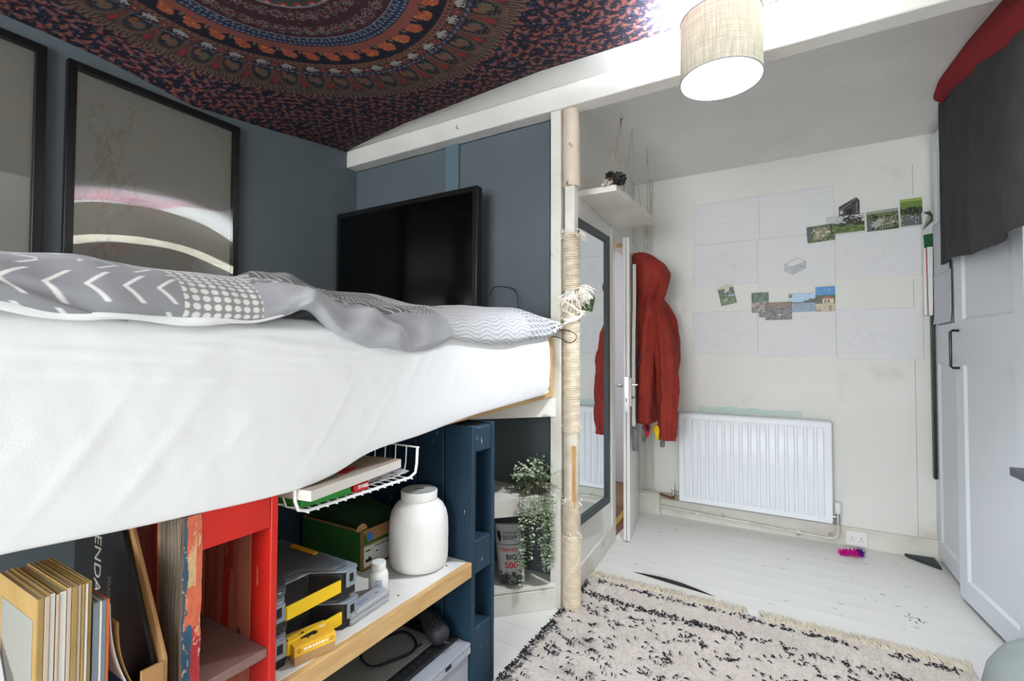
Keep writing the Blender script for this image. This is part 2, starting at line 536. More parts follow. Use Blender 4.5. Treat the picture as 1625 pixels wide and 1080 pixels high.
# ------------------------------------------------------------------ the setting
YW = 2.24      # slate blue wall at the bed's foot
YF = 3.85      # far wall with the radiator
XL = -2.53
def xw(y): return -.985 - .072 * (y - YW)      # the slightly skewed wall with the mirror

fl = struct(MB().box(XL - .1, 1.5, -2.75, 3.97, -.12, -.02).build('floor', M_dark, origin=(0, 0, 0)))
bw = .142
b0 = MB().box(XL, 1.45, -2.6, -2.6 + bw - .0012, -.0198, 0).build('floor_board', M_floor, fl, smooth=False)
for i in range(1, int((YF + 2.6) / bw)):
    c = b0.copy(); COL.objects.link(c); c.location.y = i * bw
yl = -2.6 + (int((YF + 2.6) / bw)) * bw
MB().box(XL, 1.45, yl, YF + .02, -.0198, 0).build('floor_board', M_floor, fl, smooth=False)
cr = []
for i in range(13):
    t = i / 12
    x = -.80 + t * .44; y = 2.752 - .062 * t + .012 * math.sin(t * 3)
    cr.append((x, y, .016 * math.sin(t * PI)))
lip = MB()
g = MB()
for a, b in zip(cr[:-1], cr[1:]):
    for A, B, zz in ((a, b, 1),):
        lip.hexa([(A[0], A[1], .0), (B[0], B[1], .0), (B[0], B[1] + .05, .0), (A[0], A[1] + .05, .0),
                  (A[0], A[1], A[2] + .001), (B[0], B[1], B[2] + .001), (B[0], B[1] + .05, .0008), (A[0], A[1] + .05, .0008)])
        g.hexa([(A[0], A[1] - .001 - A[2] * .9, .0), (B[0], B[1] - .001 - B[2] * .9, .0), (B[0], B[1], .0), (A[0], A[1], .0),
                (A[0], A[1] - .001 - A[2] * .9, .0012), (B[0], B[1] - .001 - B[2] * .9, .0012), (B[0], B[1] - .0005, B[2] * .9 + .0013), (A[0], A[1] - .0005, A[2] * .9 + .0013)])
lip.build('lifted_floor_edge', M_floor, fl)
g.build('floor_gap', M_dark, fl, label='dark gap under a lifted edge of the white floor')

struct(MB().box(XL - .1, XL, -2.75, YW, 0, 2.7).build('wall_left', M_blue, origin=(XL, 0, 0)))
struct(MB().box(XL, -1.045, YW, YW + .07, 0, 2.6).build('wall_back', M_blue))
struct(MB().box(XL - .1, 1.5, -2.75, YW, 2.58, 2.7).build('ceiling', M_ceil))
struct(MB().box(XL - .1, 1.5, YW, 3.97, 2.62, 2.7).build('ceiling_far', M_ceil))
bm = struct(MB().box(XL, 1.45, 2.15, 2.24, 2.467, 2.58).build('trim_1', M_beam, bevel=.006))
MB().box(XL, XL + .003, 2.13, 2.24, 2.44, 2.58)
# jagged painted edge of the blue wall on the beam's underside
je = []
x = XL
while x < -1.02:
    je.append((x, 2.232 - .006 * random.random())); x += .03 + .05 * random.random()
je.append((-1.02, 2.23))
MB().prism(je + [(-1.02, 2.24), (XL, 2.24)], 2.4655, 2.467).build('painted_edge', M_blue, bm, smooth=False)
far = struct(MB().box(-1.2, 1.5, YF, YF + .12, 0, 2.7).build('wall_far', M_wall, origin=(0, YF, 0)))
struct(MB().box(1.45, 1.55, -2.75, YF, 0, 2.7).build('wall_right', M_wall))
# wall behind the camera, with an assumed window placed for the fill light
wb = MB()
for q in ((XL, -1.6, 0, 2.6), (.4, 1.45, 0, 2.6), (-1.6, .4, 0, .8), (-1.6, .4, 2.2, 2.6)):
    wb.box(q[0], q[1], -2.75, -2.6, q[2], q[3])
struct(wb.build('wall_behind', M_wall))
w1 = struct(MB().box(-1.6, .4, -2.7, -2.64, .8, .86).box(-1.6, .4, -2.7, -2.64, 2.14, 2.2).box(-1.6, -1.54, -2.7, -2.64, .86, 2.14)
       .box(.34, .4, -2.7, -2.64, .86, 2.14).box(-.63, -.57, -2.7, -2.64, .86, 2.14).build('window_1', M_white))
MB().box(-1.65, .45, -2.6, -2.5, .76, .8).build('window_sill', M_white, w1)

# wall with the mirror, door opening beyond it
JY = 3.17
wl = MB().prism([(xw(YW), YW), (xw(JY), JY), (xw(JY) - .1, JY), (xw(YW) - .1, YW)], 0, 2.62)
wl.prism([(xw(JY), JY), (xw(YF), YF), (xw(YF) - .1, YF), (xw(JY) - .1, JY)], 2.05, 2.62)
wl = struct(wl.build('wall_mirror_side', M_wall, smooth=False))
tr = MB().prism([(xw(3.09) + .012, 3.09), (xw(JY) + .012, JY), (xw(JY) - .1, JY), (xw(JY) - .1, JY - .01), (xw(3.09), 3.085)], 0, 2.06)
tr.prism([(xw(3.09) + .012, 3.09), (xw(YF) + .012, YF), (xw(YF), YF), (xw(3.09), 3.09)], 2.04, 2.10)
struct(tr.build('trim_2', M_white, bevel=.003))
MB()
struct(MB().prism([(xw(2.26) + .014, 2.26), (xw(3.09) + .014, 3.09), (xw(3.09), 3.09), (xw(2.26), 2.26)], 0, .12).build('baseboard_left', M_dirty, bevel=.003))
kb = MB().box(-1.035, -1.003, 3.166, 3.2, 1.975, 2.0).build('wooden_stop_block', M_pine)
tag(kb, 'small bare wood block in the top corner of the door opening', 'block')
# white end board of the bed recess
struct(MB().box(-1.045, -.99, 2.165, YW + .07, 0, 2.467).build('trim_3', M_dirty, bevel=.002))
# hallway
struct(MB().box(-2.5, -2.4, YW + .07, 4.6, 0, 2.7).box(-2.5, -1.2, 4.6, 4.7, 0, 2.7).build('wall_hall', M_hallwall))
struct(MB().box(-2.5, -1.06, YW + .07, 4.6, -.02, .001).build('floor_hall', M_hallfloor))
struct(MB().box(-2.5, -1.15, YW + .07, 4.6, 2.62, 2.7).build('ceiling_hall', M_ceil))
struct(MB().prism([(-1.14, 3.17), (-1.10, 3.17), (-1.14, 3.85), (-1.18, 3.85)], .001, .008).build('trim_4', M_brassy))
struct(MB().box(-2.4, -2.385, YW + .1, 4.6, 0, .13).build('baseboard_hall', M_white))
# skirting and damp plaster of the far wall
struct(MB().box(-1.07, .765, YF - .016, YF, 0, .125).build('baseboard_far', M_dirty, bevel=.003))
struct(MB().box(-1.07, -.9, YF - .05, YF - .016, .0, .16).build('trim_5', M_dirty, bevel=.003))
H, W = 14, 60
def patch(name, x0, x1, z0, z1, m, seed, parent, label=None):
    n = 48
    up = [(x0 + (x1 - x0) * i / n, z1 - (z1 - z0) * .4 * (.5 + .5 * float(fbm(np.array(i * .19), np.array(seed * 3.1), seed)))) for i in range(n + 1)]
    dn = [(x0 + (x1 - x0) * i / n, z0 + (z1 - z0) * .3 * (.5 + .5 * float(fbm(np.array(i * .23), np.array(9.), seed)))) for i in range(n + 1)]
    MB().prism(dn + up[::-1], 0, .0012, basis((0, YF - .0005, 0), (1, 0, 0), (0, 0, 1))).build(name, m, parent, smooth=False, label=label)
patch('mint_paint_patch', -.62, .05, .80, .872, M_mint, 3, far, 'strip of old mint paint showing above the radiator')
patch('damp_patch', -.9, .26, .10, .19, M_mould, 5, far, 'brown damp stain low on the wall under the radiator')
# faint plaster seam lines in the far wall
MB().box(.655, .658, YF - .0012, YF + .001, .13, 1.72).box(.66, .663, YF - .0012, YF + .001, 2.25, 2.45).build('plaster_seam', mat('plaster_seam_paint', (176, 172, 162), .8), far)

# boxed batten on the blue wall, above the television
struct(MB().box(-1.76, -1.665, YW - .022, YW, 1.3, 2.47).build('trim_6', M_batten, bevel=.002))
hk = MB().tube([(-1.62, 2.15, 2.535), (-1.62, 2.143, 2.53), (-1.62, 2.139, 2.52), (-1.618, 2.142, 2.51), (-1.61, 2.146, 2.512)], .0022, 6)
hk.lathe([(.006, 0), (.006, .002)], (0, 0, 0), 10) if False else None
tag(hk.build('screw_hook', M_steel), 'small metal screw hook in the face of the ceiling beam', 'hook')

# ------------------------------------------------------------------ picture frames
def framed(name, y0, y1, z0, z1, label, seed, bow):
    t = thing(name, (XL, (y0 + y1) / 2, z0), label, 'picture', None)
    w = .03
    x0, x1 = XL + .001, XL + .03
    f = MB()
    f.box(x0, x1, y0, y0 + w, z0, z1).box(x0, x1, y1 - w, y1, z0, z1)
    f.box(x0, x1, y0 + w, y1 - w, z0, z0 + w).box(x0, x1, y0 + w, y1 - w, z1 - w, z1)
    f.build('frame', M_black, t, bevel=.002)
    wd, ht = y1 - y0 - 2 * w, z1 - z0 - 2 * w
    cv = Cv(wd, ht, .006, (214, 213, 206))
    r = np.random.RandomState(seed)
    for k in range(26):                                  # ghostly beige botanical sketch on the print
        x = .05 + r.rand() * .12; y = .05 + r.rand() * (ht - .2)
        p = [(x, y)]
        for q in range(9):
            x += r.normal(0, .012); y += .012 + r.rand() * .012; p.append((x, y))
        cv.poly(p, .003, (190, 180, 160), .5)
    yy = np.linspace(y0 + w, y1 - w, cv.W); zz = np.linspace(z0 + w, z1 - w, cv.H)
    YY, ZZ = np.meshgrid(yy, zz)
    P = np.stack([np.full_like(YY, x0 + .004), YY, ZZ], -1)
    grid('print', P, M_poster, cv.c, t)
    n = 90
    YY, ZZ = np.meshgrid(np.linspace(y0 + w, y1 - w, n), np.linspace(z0 + w, z1 - w, n))
    yc, zc = (y0 + y1) / 2, (z0 + z1) / 2
    s = (YY - yc + (.10 if bow > .01 else 0)) / wd
    X = x0 + .006 + bow * (s ** 2) * 4 + .006 * ((ZZ - zc) / ht) ** 2 * 4 + .0007 * np.sin(s * 9 + 1.2) * np.exp(-((ZZ - (z0 + .26)) / .28) ** 2) 
    if bow > .01: X = X - .022 * s ** 2 * 4 * (ZZ - zc) / ht
    P = np.stack([X, YY, ZZ], -1)
    grid('acrylic_pane', P, M_acryl, None, t)
framed('picture_frame', .735, 1.43, 1.43, 2.432, 'large black-framed picture with a bowed glossy pane, nearest the television', 4, .0120)
framed('picture_frame', -.02, .672, 1.43, 2.44, 'large black-framed picture cut off by the left edge of the photo', 9, .003)

# ------------------------------------------------------------------ tapestry on the ceiling
def tapestry():
    cx, cy = -1.45, .895
    K = 1.035
    xs = np.arange(XL + .002, -.03, .0045); ys = np.arange(-.2, 1.001, .0045)
    ny = 520
    X, S = np.meshgrid(xs, np.linspace(0, 1, ny))
    yedge = np.interp(xs, [XL, -2.45, -2.2, -1.9, -1.6, -1.3, -1.0, -.6, -.3, -.08, 0], [2.145, 2.12, 2.075, 2.03, 2.01, 1.985, 1.965, 1.975, 1.99, 2.02, 2.02])
    Y = -.2 + S * (yedge[None, :] + .2)
    d = X - XL
    dl = np.interp(Y[:, 0], [-.2, .2, .55, .85, 1.2, 1.62, 2.05, 2.15], [.09, .08, .072, .075, .121, .072, .014, .006])
    edge_s = 1 - np.exp(-((yedge[None, :] - Y) / .12))
    sag = .012 + .045 * edge_s * (1 - np.exp(-(-.03 - X) / .25)) * (.8 + .35 * fbm(X * 1.5, Y * 1.5, 5, 2))
    sag = sag * (1 - np.exp(-d / .2)) + dl[:, None] * np.exp(-d / .2)
    Z = 2.577 - sag - .003 * fbm(X * 6, Y * 6, 8, 3) * edge_s
    # print
    r = np.hypot(X - cx, Y - cy) / K; th = np.arctan2(Y - cy, X - cx)
    navy = np.array([22, 22, 44.]); maroon = np.array([72, 30, 42.]); orange = np.array([190, 98, 64.]); tan = np.array([134, 104, 86.])
    red = np.array([176, 48, 48.]); cream = np.array([188, 184, 182.]); green = np.array([92, 104, 92.]); blue = np.array([40, 54, 92.])
    C = np.zeros(X.shape + (3,)) + navy
    def band(r0, r1, c):
        m = (r >= r0) & (r < r1); C[m] = c; return m
    def cell(n, r0, off=0):
        a = (th / (2 * PI) * n + off) % 1 - .5
        return a * 2 * PI * r0 / n, np.floor(th / (2 * PI) * n + off)
    # paisley field outside the medallion
    g_nx = 24.
    for lay, (sc, seed) in enumerate(((.058, 1), (.058, 7), (.042, 3))):
        off = (.5 * lay, .37 * lay)
        ux, uy = X / sc + off[0], Y / sc + off[1]
        ix, iy = np.floor(ux), np.floor(uy)
        rr = vn(ix * 7.13 + .5, iy * 3.7 + .5, seed); r2 = vn(ix * 2.3 + .5, iy * 9.1 + .5, seed + 4)
        fx, fy = ux - ix - .5 - .15 * rr, uy - iy - .5 - .15 * r2
        ang = r2 * 3.1
        a = fx * np.cos(ang) + fy * np.sin(ang); b = -fx * np.sin(ang) + fy * np.cos(ang)
        b = b + .6 * a * a
        wd = .15 * (1 - .75 * np.clip(a / .38, -1, 1)) if lay < 2 else .10 * np.ones_like(a)
        inside = (np.abs(a) < .38) & (np.abs(b) < wd * .95) & (rr > -.72 + .5 * lay)
        core = (np.abs(a + .05) < .24) & (np.abs(b) < wd * .55)
        col = np.where((rr > 0)[..., None], np.array([136, 62, 56.]), np.array([112, 70, 62.]))
        if lay == 2:
            inside = (np.hypot(fx, fy) < .13); core = np.hypot(fx, fy) < .05; col = np.zeros_like(C) + red
        C[inside] = col[inside]
        C[core & inside] = (np.array([158, 98, 82.]) if lay < 2 else cream)
    vine = np.abs(np.sin((X + .03 * np.sin(Y * 60)) * 130) + np.sin((Y + .03 * np.sin(X * 50)) * 120)) < .09
    C[vine & (r > .845)] = C[vine & (r > .845)] * .4 + np.array([120, 130, 170.]) * .6
    # medallion, outside in
    m = band(.825, .845, tan); u, k = cell(220, .83); C[m & (np.abs(u) < .005)] = maroon
    m = band(.660, .825, np.array([72, 62, 60.]))
    n = 40
    u, k = cell(n, .70); v = (r - .66) * .5
    arch = np.abs(np.hypot(u / .044, (v - .012) / .052) - 1) < .11
    C[m & arch] = tan * .8
    C[m & (np.hypot(u / .040, (v - .012) / .046) < .92)] = navy
    pa = np.hypot((u + .008) / .018, (v - .025) / .015); C[m & (pa < 1)] = green; C[m & (pa < .6)] = tan; C[m & (pa < .3)] = red
    pb = np.hypot((u - .017) / .010, (v - .017) / .013); C[m & (pb < 1)] = orange * .9; C[m & (pb < .5)] = green
    sc_ = (np.abs(np.sin(u * 420) * np.cos(v * 380)) > .72) & (np.hypot(u / .044, (v - .012) / .052) < .9); C[m & sc_] = tan * .9
    u2, k2 = cell(n, .70, .5); fl_ = (np.hypot(u2 / .010, (v - .045) / .014) < 1) | ((np.abs(u2) < .003) & (v < .05)); C[m & fl_] = red * .95
    C[m & (v > .062) & (np.sin(u * 500) > .2)] = tan
    m = band(.646, .660, blue); u, k = cell(150, .653); C[m & (np.abs(u) < .008) & (np.abs(r - .653 - .003 * np.sin(th * 300)) < .0022)] = cream * .85
    m = band(.600, .646, maroon * .8)
    u, k = cell(n, .622); v = r - .622
    el = ["...######...", ".##########.", "############", "#.#########.", "#.##.##.##..", "...#..#..#..", "..##.##.##.."]
    E = np.array([[ch == '#' for ch in row] for row in el])
    ui = ((u + .0) / .0042 + 6).astype(int); vi = (3.5 + v / .0046 + 0).astype(int)
    ok = (ui >= 0) & (ui < 12) & (vi >= 0) & (vi < 7)
    em = np.zeros(X.shape, bool); em[ok] = E[np.clip(vi, 0, 6)[ok], np.clip(ui, 0, 11)[ok]]
    C[m & em] = cream
    u2, k2 = cell(n, .622, .5); sq = np.maximum(np.abs(u2), np.abs(v)) ; C[m & (sq < .011)] = red; C[m & (sq < .007)] = maroon; C[m & (sq < .0035)] = cream * .9
    C[m & (np.abs(np.hypot(u2, v) - .017) < .0016)] = tan
    C[m & (np.abs(v) > .017) & (np.sin(th * 260) > .3)] = tan * .8
    m = band(.574, .600, tan * .95); u, k = cell(170, .587); C[m & (np.hypot(u, r - .587) < .006)] = maroon * 1.2; C[m & (np.abs(np.abs(r - .587) - .010) < .0018)] = orange * .8
    m = band(.470, .574, navy)
    u, k = cell(38, .52); v = r - .515
    rag = .010 * fbm(X * 110, Y * 110, 12, 2)
    bl = (np.hypot((u + .004) / .027, (v - .010) / .022) + rag * 30 < 1.0) | (np.hypot((u - .012) / .020, (v + .012) / .018) + rag * 30 < 1) | (np.hypot((u + .004) / .013, (v + .026) / .02) + rag * 20 < 1)
    C[m & bl] = orange
    C[m & bl & (fbm(X * 150, Y * 150, 31, 2) > .25)] = np.array([232, 140, 88.])
    C[m & bl & (fbm(X * 170, Y * 170, 41, 2) > .38)] = red
    u2, k2 = cell(38, .52, .5); C[m & (np.hypot(u2 / .006, (v + .02) / .018) < 1)] = tan
    scal = .472 + .013 * np.abs(np.sin(th * 19)); m2 = (r >= .440) & (r < scal + .012); C[m2] = tan
    C[m2 & (np.abs(np.sin(th * 120 + r * 300)) > .75)] = red
    m = band(.400, .452, blue * .9); 
    for rr_, nn in ((.441, 150), (.420, 150), (.408, 90)):
        u, k = cell(nn, rr_); C[m & (np.hypot(u, r - rr_) < .0052)] = np.array([132, 142, 160.])
    m = band(.22, .40, maroon)
    u, k = cell(40, .34); v = np.where(r > .315, r - .355, r - .27)
    st = (np.abs(np.sin(6 * np.arctan2(v, u))) < .4) & (np.hypot(u, v) < .026); C[m & st] = cream * .85
    C[m & (np.hypot(u, v) < .006)] = red
    C[m & (fbm(X * 130, Y * 130, 51, 2) > .5)] = cream * .7
    for a_, b_ in ((.395, .40), (.22, .228)): band(a_, b_, cream * .8)
    m = band(.18, .22, green * .7); u, k = cell(26, .23); C[m & (np.hypot(u / .02, (r - .23) / .03) < 1)] = red; C[m & (np.hypot(u / .01, (r - .23) / .018) < 1)] = cream
    m = band(0, .18, maroon); C[m & (np.abs(np.sin(th * 8)) > .5) & (r > .05)] = orange
    P = np.stack([X, Y, Z], -1)
    o = grid('wall_hanging', P, M_tap, C * .80, thick=.0015, off=-1)
    tag(o, 'dark navy and rust mandala tapestry with elephants pinned across the ceiling', 'tapestry')
tapestry()

# ------------------------------------------------------------------ pendant lamp
M_rim = mat('grey_rim_tape', (150, 150, 152), .6)
def lamp():
    x, y, z = LAMP_POS
    t = thing('pendant_lamp', (x, y, 2.25), 'round linen drum lampshade glowing white underneath, hung from the ceiling', 'lamp')
    n = 64
    zt, zb, R = 2.478, 2.255, .14
    s = MB(); s.lathe([(R, zb), (R, zt), (R - .0015, zt), (R - .0015, zb), (R, zb)], (x, y, 0), n, False, False)
    s.build('lamp_shade', M_shade, t)
    MB().tube([(x + R * math.cos(2 * PI * k / n), y + R * math.sin(2 * PI * k / n), zb) for k in range(n)], .003, 6, True).build('rim', M_rim, t)
    MB().tube([(x + R * math.cos(2 * PI * k / n), y + R * math.sin(2 * PI * k / n), zt) for k in range(n)], .0026, 6, True).build('rim', M_rim, t)
    sp = MB()
    for k in range(3):
        a = 2 * PI * k / 3
        sp.tube([(x + .02 * math.cos(a), y + .02 * math.sin(a), zt + .005), (x + R * math.cos(a), y + R * math.sin(a), zt - .002)], .0018, 6)
    sp.build('spider', M_wire, t)
    MB().lathe([(.013, zt - .006), (.021, zt + .0), (.021, zt + .035), (.012, zt + .05), (.004, zt + .06)], (x, y, 0), 20).build('lamp_holder', M_whitep, t)
    MB().tube([(x, y, zt + .055), (x, y, 2.575)], .0032, 8).build('cord', M_whitep, t)
    MB().lathe([(.045, 2.556), (.045, 2.572), (.04, 2.58)], (x, y, 0), 24).build('ceiling_rose', M_whitep, t)
    b = MB(); b.lathe([(.001, -.058), (.018, -.05), (.03, -.03), (.03, -.012), (.016, .012), (.013, .03)], (x, y, zt - .035), 20)
    b.build('bulb', emit('lit_bulb', (236, 245, 255), LAMP_POWER), t)
lamp()

# ------------------------------------------------------------------ television
def tv():
    t = thing('television', (-1.93, 2.1, 1.38), 'black flat screen television standing at the foot of the bed', 'television')
    x0, x1, z0, z1, y0 = -2.50, -1.418, 1.44, 2.130, 2.055
    MB().box(x0, x1, y0, y0 + .05, z0, z1).build('case', M_black, t, bevel=.004)
    MB().box(x0 + .03, x1 - .03, y0 - .002, y0 + .001, z0 + .04, z1 - .03).build('screen', M_screen, t)
    MB().box(x0 + .3, x1 - .3, y0 + .05, y0 + .1, z0 + .1, z1 - .15).build('back_housing', M_matblack, t, bevel=.01)
    MB().box(-2.02, -1.88, 2.06, 2.1, 1.4, 1.445).box(-2.15, -1.75, 2.0, 2.17, 1.385, 1.4).build('stand', M_matblack, t, bevel=.003)
tv()

# ------------------------------------------------------------------ bed
def bed():
    t = thing('cabin_bed', (-1.75, 1.15, 0), 'raised wooden platform bed carrying the white-sheeted mattress above the storage shelves', 'bed')
    m = MB()
    # pine side rail, thin strip seen under the sheet; rises slightly to the foot
    m.hexa([(-1.075, .1, .955), (-1.03, .1, .955), (-1.03, 2.165, 1.034), (-1.075, 2.165, 1.034), (-1.075, .1, .985), (-1.03, .1, .985), (-1.03, 2.165, 1.064), (-1.075, 2.165, 1.064)])
    m.build('side_rail', M_pine, t, bevel=.002)
    MB().box(-2.5, -1.075, 2.12, 2.165, 1.034, 1.064).build('end_rail', M_pine, t)
    MB().box(-2.5, -1.075, .1, .14, .94, .98).build('end_rail', M_pine, t)
    for k in range(9):
        y = .2 + k * .225
        z = .972 + .0383 * (y - .1) / 1
        MB().box(-2.5, -1.08, y, y + .16, z, z + .016).build('slat', M_pine, t, smooth=False)
    MB().box(-1.062, -1.03, 2.105, 2.163, 1.06, 1.34).build('corner_post', M_pinez, t, bevel=.002)
    for y in (.16, 1.1, 2.02):
        MB().box(-2.51, -2.46, y, y + .05, .90, .965).build('wall_support', M_pinez, t)
bed()

def mattress():
    o = MB().hexa([(-2.5, .12, 1.0), (-1.05, .12, 1.0), (-1.05, 2.05, 1.07), (-2.5, 2.05, 1.07), (-2.5, .12, 1.30), (-1.05, .12, 1.30), (-1.05, 2.05, 1.33), (-2.5, 2.05, 1.33)]).build('mattress', M_sheet, bevel=.03, seg=4)
    tag(o, 'thick mattress on the raised bed, wrapped in the white sheet', 'mattress')
mattress()

def sheet():
    ys = np.linspace(.02, 2.075, 520)
    n = 110
    zb = np.interp(ys, [.0, .234, .387, .611, .724, .80, .845, .921, .998, 1.147, 1.223, 1.382, 1.51, 1.754, 1.951, 2.1],
                   [.952, .949, .937, .928, .927, .936, .947, .972, .981, .989, .998, 1.016, 1.025, 1.038, 1.049, 1.055])
    k = np.ones(21) / 21.; zb = np.convolve(np.pad(zb, 10, 'edge'), k, 'valid')
    T = np.linspace(0, 1, n)
    Yg, Tg = np.meshgrid(ys, T)
    Zb = np.repeat(zb[None], n, 0)
    ztop = np.interp(ys, [0, 1.0, 2.1], [1.325, 1.33, 1.345])[None]
    Z = Zb + (ztop - Zb) * Tg
    bul = np.sin(np.clip(Tg, 0, 1) * PI) ** .6
    X = -1.008 + .022 * bul
    X = np.where(Tg > .93, X - (Tg - .93) * .35, X)
    # soft diagonal folds
    f = 0
    R = np.random.RandomState(5)
    for i in range(30):
        y0 = R.uniform(.1, 2.0); z0 = R.uniform(1.0, 1.3); sl = R.uniform(.5, 1.6); wd = R.uniform(.006, .016); L = R.uniform(.07, .2); a = R.uniform(.0004, .0015)
        dy, dz = Yg - y0, Z - z0
        nn = math.hypot(1, sl); al = (dy + sl * dz) / nn; ac = (-sl * dy + dz) / nn
        f = f + a * np.exp(-(ac / wd) ** 2 - (al / L) ** 2)
    for i in range(9):
        z0 = R.uniform(1.2, 1.29); y0 = R.uniform(.1, 1.0); f = f + .003 * np.exp(-((Z - z0 - .015 * np.sin(Yg * 6 + i)) / .008) ** 2 - ((Yg - y0) / .2) ** 2)
    f = f + .003 * fbm(Yg * 3.5 + Z * 2, Z * 5, 3, 3) + .0012 * fbm(Yg * 22 + Z * 9, Z * 14 - Yg * 7, 6, 2)
    X = X + f * np.clip(Tg * 6, .25, 1)
    X = X + .012 * np.exp(-((Yg - .72) / .25) ** 2) * (1 - Tg)
    # turn round the corner at the foot, and under along the bottom
    e = np.clip((Yg - 2.03) / .045, 0, 1)
    X = X - .05 * e ** 2
    X[0] -= .02; Z[0] += .004; X[1] -= .008
    P = np.stack([X, Yg, Z], -1)[:, ::-1]
    o = grid('bed_sheet', P, M_sheet, None, thick=.002, off=-1)
    # top of the sheet over the mattress, one mesh with the side
    tag(o, 'creased white sheet hanging down the side of the mattress', 'sheet')
sheet()

def duvet():
    ys = np.linspace(.04, 2.135, 1000)
    zh = np.interp(ys, [0, .226, .27, .32, .37, .43, .48, .58, .64, .70, .745, .785, .83, .92, 1.02, 1.10, 1.16, 1.22, 1.275, 1.4, 1.5, 1.675, 1.84, 1.95, 2.03, 2.10, 2.14],
                   [1.315, 1.316, 1.307, 1.304, 1.305, 1.313, 1.309, 1.312, 1.321, 1.343, 1.350, 1.315, 1.285, 1.266, 1.253, 1.252, 1.259, 1.276, 1.296, 1.286, 1.280, 1.283, 1.306, 1.314, 1.325, 1.35, 1.37])
    zt = np.interp(ys, [0, .257, .338, .384, .434, .55, .61, .7, .76, .85, .95, 1.1, 1.25, 1.394, 1.55, 1.7, 1.891, 2.0, 2.08, 2.14],
                   [1.41, 1.417, 1.432, 1.424, 1.424, 1.426, 1.423, 1.436, 1.432, 1.405, 1.396, 1.40, 1.414, 1.422, 1.442, 1.448, 1.462, 1.452, 1.442, 1.432])
    zk = np.interp(ys, [0, .6, .8, .89, .94, 1.03, 1.08, 1.12, 1.17, 1.25, 1.5, 1.7, 1.94, 2.14], [1.43, 1.44, 1.455, 1.505, 1.530, 1.553, 1.556, 1.54, 1.508, 1.508, 1.518, 1.49, 1.455, 1.43])
    def sm(a, w=15):
        k = np.hanning(w + 2)[1:-1]; k /= k.sum(); return np.convolve(np.pad(a, w // 2, 'edge'), k, 'valid')
    zh, zt, zk = sm(zh, 31), sm(zt, 45), sm(zk, 31)
    prof_t = np.linspace(0, 1, 15)
    keysx = [-1.005, -.978, -.964, -.968, -.990, -1.04, -1.10, -1.17, -1.27, -1.40, -1.60, -1.78, -2.0, -2.25, -2.49]
    n = 420
    tt = np.linspace(0, 1, 15)
    # uneven parameter: most rows in the hanging front edge
    Tn = np.concatenate([np.linspace(0, tt[8], 220), np.linspace(tt[8], 1, 111)[1:]])
    cz = []
    for i in range(len(ys)):
        h, t_, k_ = zh[i], zt[i], zk[i]
        d = t_ - h
        cz.append([h + .004, h, h + .14 * d, h + .36 * d, h + .62 * d, h + .84 * d, h + .96 * d, t_, t_ - .004, (t_ + k_) / 2 - .02, k_, k_ - .035, 1.425, 1.415, 1.40])
    cz = np.array(cz)
    Z = np.array([np.interp(Tn, tt, c) for c in cz]).T
    X = np.interp(Tn, tt, keysx)[:, None] + np.zeros_like(Z)
    k = np.hanning(27)[1:-1]; k /= k.sum()
    for A in (Z, X):
        A2 = np.apply_along_axis(lambda v: np.convolve(np.pad(v, 12, 'edge'), k, 'valid'), 0, A)
        A[6:] = A2[6:]
    Y = np.repeat(ys[None], len(Tn), 0)
    dist = np.concatenate([[0], np.cumsum(np.hypot(np.diff(X[:, 180]), np.diff(Z[:, 180])))])
    D = np.repeat(dist[:, None], len(ys), 1)
    # folds: swags running down over the edge in the plain grey panel, smaller creases elsewhere
    g = np.exp(-((Y - 1.0) / .22) ** 2)
    f = .009 * np.sin((Y * 26 + D * 22)) * g + .006 * np.sin(Y * 47 - D * 35) * g
    f = f + .007 * fbm(Y * 5 + 2, D * 9, 21, 3) + .003 * fbm(Y * 14, D * 16, 22, 2)
    f = f + .010 * np.exp(-((Y - .70 - D * .4) / .02) ** 2) * np.exp(-(D / .12) ** 2)
    f = f + .008 * np.exp(-((D - .07 - .05 * np.sin(Y * 9)) / .012) ** 2) * np.exp(-((Y - .9) / .2) ** 2)
    f = f - .010 * np.exp(-((D - .06 - .03 * np.sin(Y * 11)) / .010) ** 2) * np.exp(-((Y - .33) / .12) ** 2)
    w = np.clip(D / .03, 0, 1)
    X = X + f * w * (D < .3) * np.clip((.3 - D) / .1, 0, 1)
    Z = Z + f * w * .7
    # print, in flat cloth metres (Y along, D across)
    grey = np.array([142, 142, 148.]); white = np.array([228, 226, 224.]); dk = np.array([96, 94, 98.]); ch = np.array([52, 52, 58.]); lg = np.array([172, 172, 178.])
    C = np.zeros(Y.shape + (3,)) + lg
    yb = Y + .012 * fbm(D * 8, Y * 3, 2, 2)
    m = yb < .452                                   # large chevrons
    C[m] = grey
    u = (Y - D * .15) ; p = .050
    cell_ = np.floor(D / .074 + .35); v = (D / .074 + .35) % 1
    ph = (u / p + np.abs(v - .5) * 1.5 * np.where(cell_ % 2 == 0, 1, -1)) % 1
    am = np.clip((.085 - np.abs(ph - .085)) * p / .0016 + .5, 0, 1) * np.clip((.40 - np.abs(v - .5)) * .074 / .0016 + .5, 0, 1) * m * (vn(np.floor(u / p), cell_, 3) > -.75)
    C = C * (1 - am[..., None]) + white * am[..., None]
    m = (yb >= .452) & (yb < .615)                      # polka dots
    C[m] = np.array([146, 142, 144.])
    a, b = (Y / .0195) % 1 - .5, (D / .0165) % 1 - .5
    am = np.clip((.385 - np.hypot(a * 1.05, b)) * .018 / .0016 + .5, 0, 1) * m
    C = C * (1 - am[..., None]) + white * am[..., None]
    m = (yb >= .615) & (D > .15)
    C[m] = dk
    m1 = m & (Y < .92) & (fbm(Y * 110, D * 70, 9, 2) > .1); C[m1] = white * .85
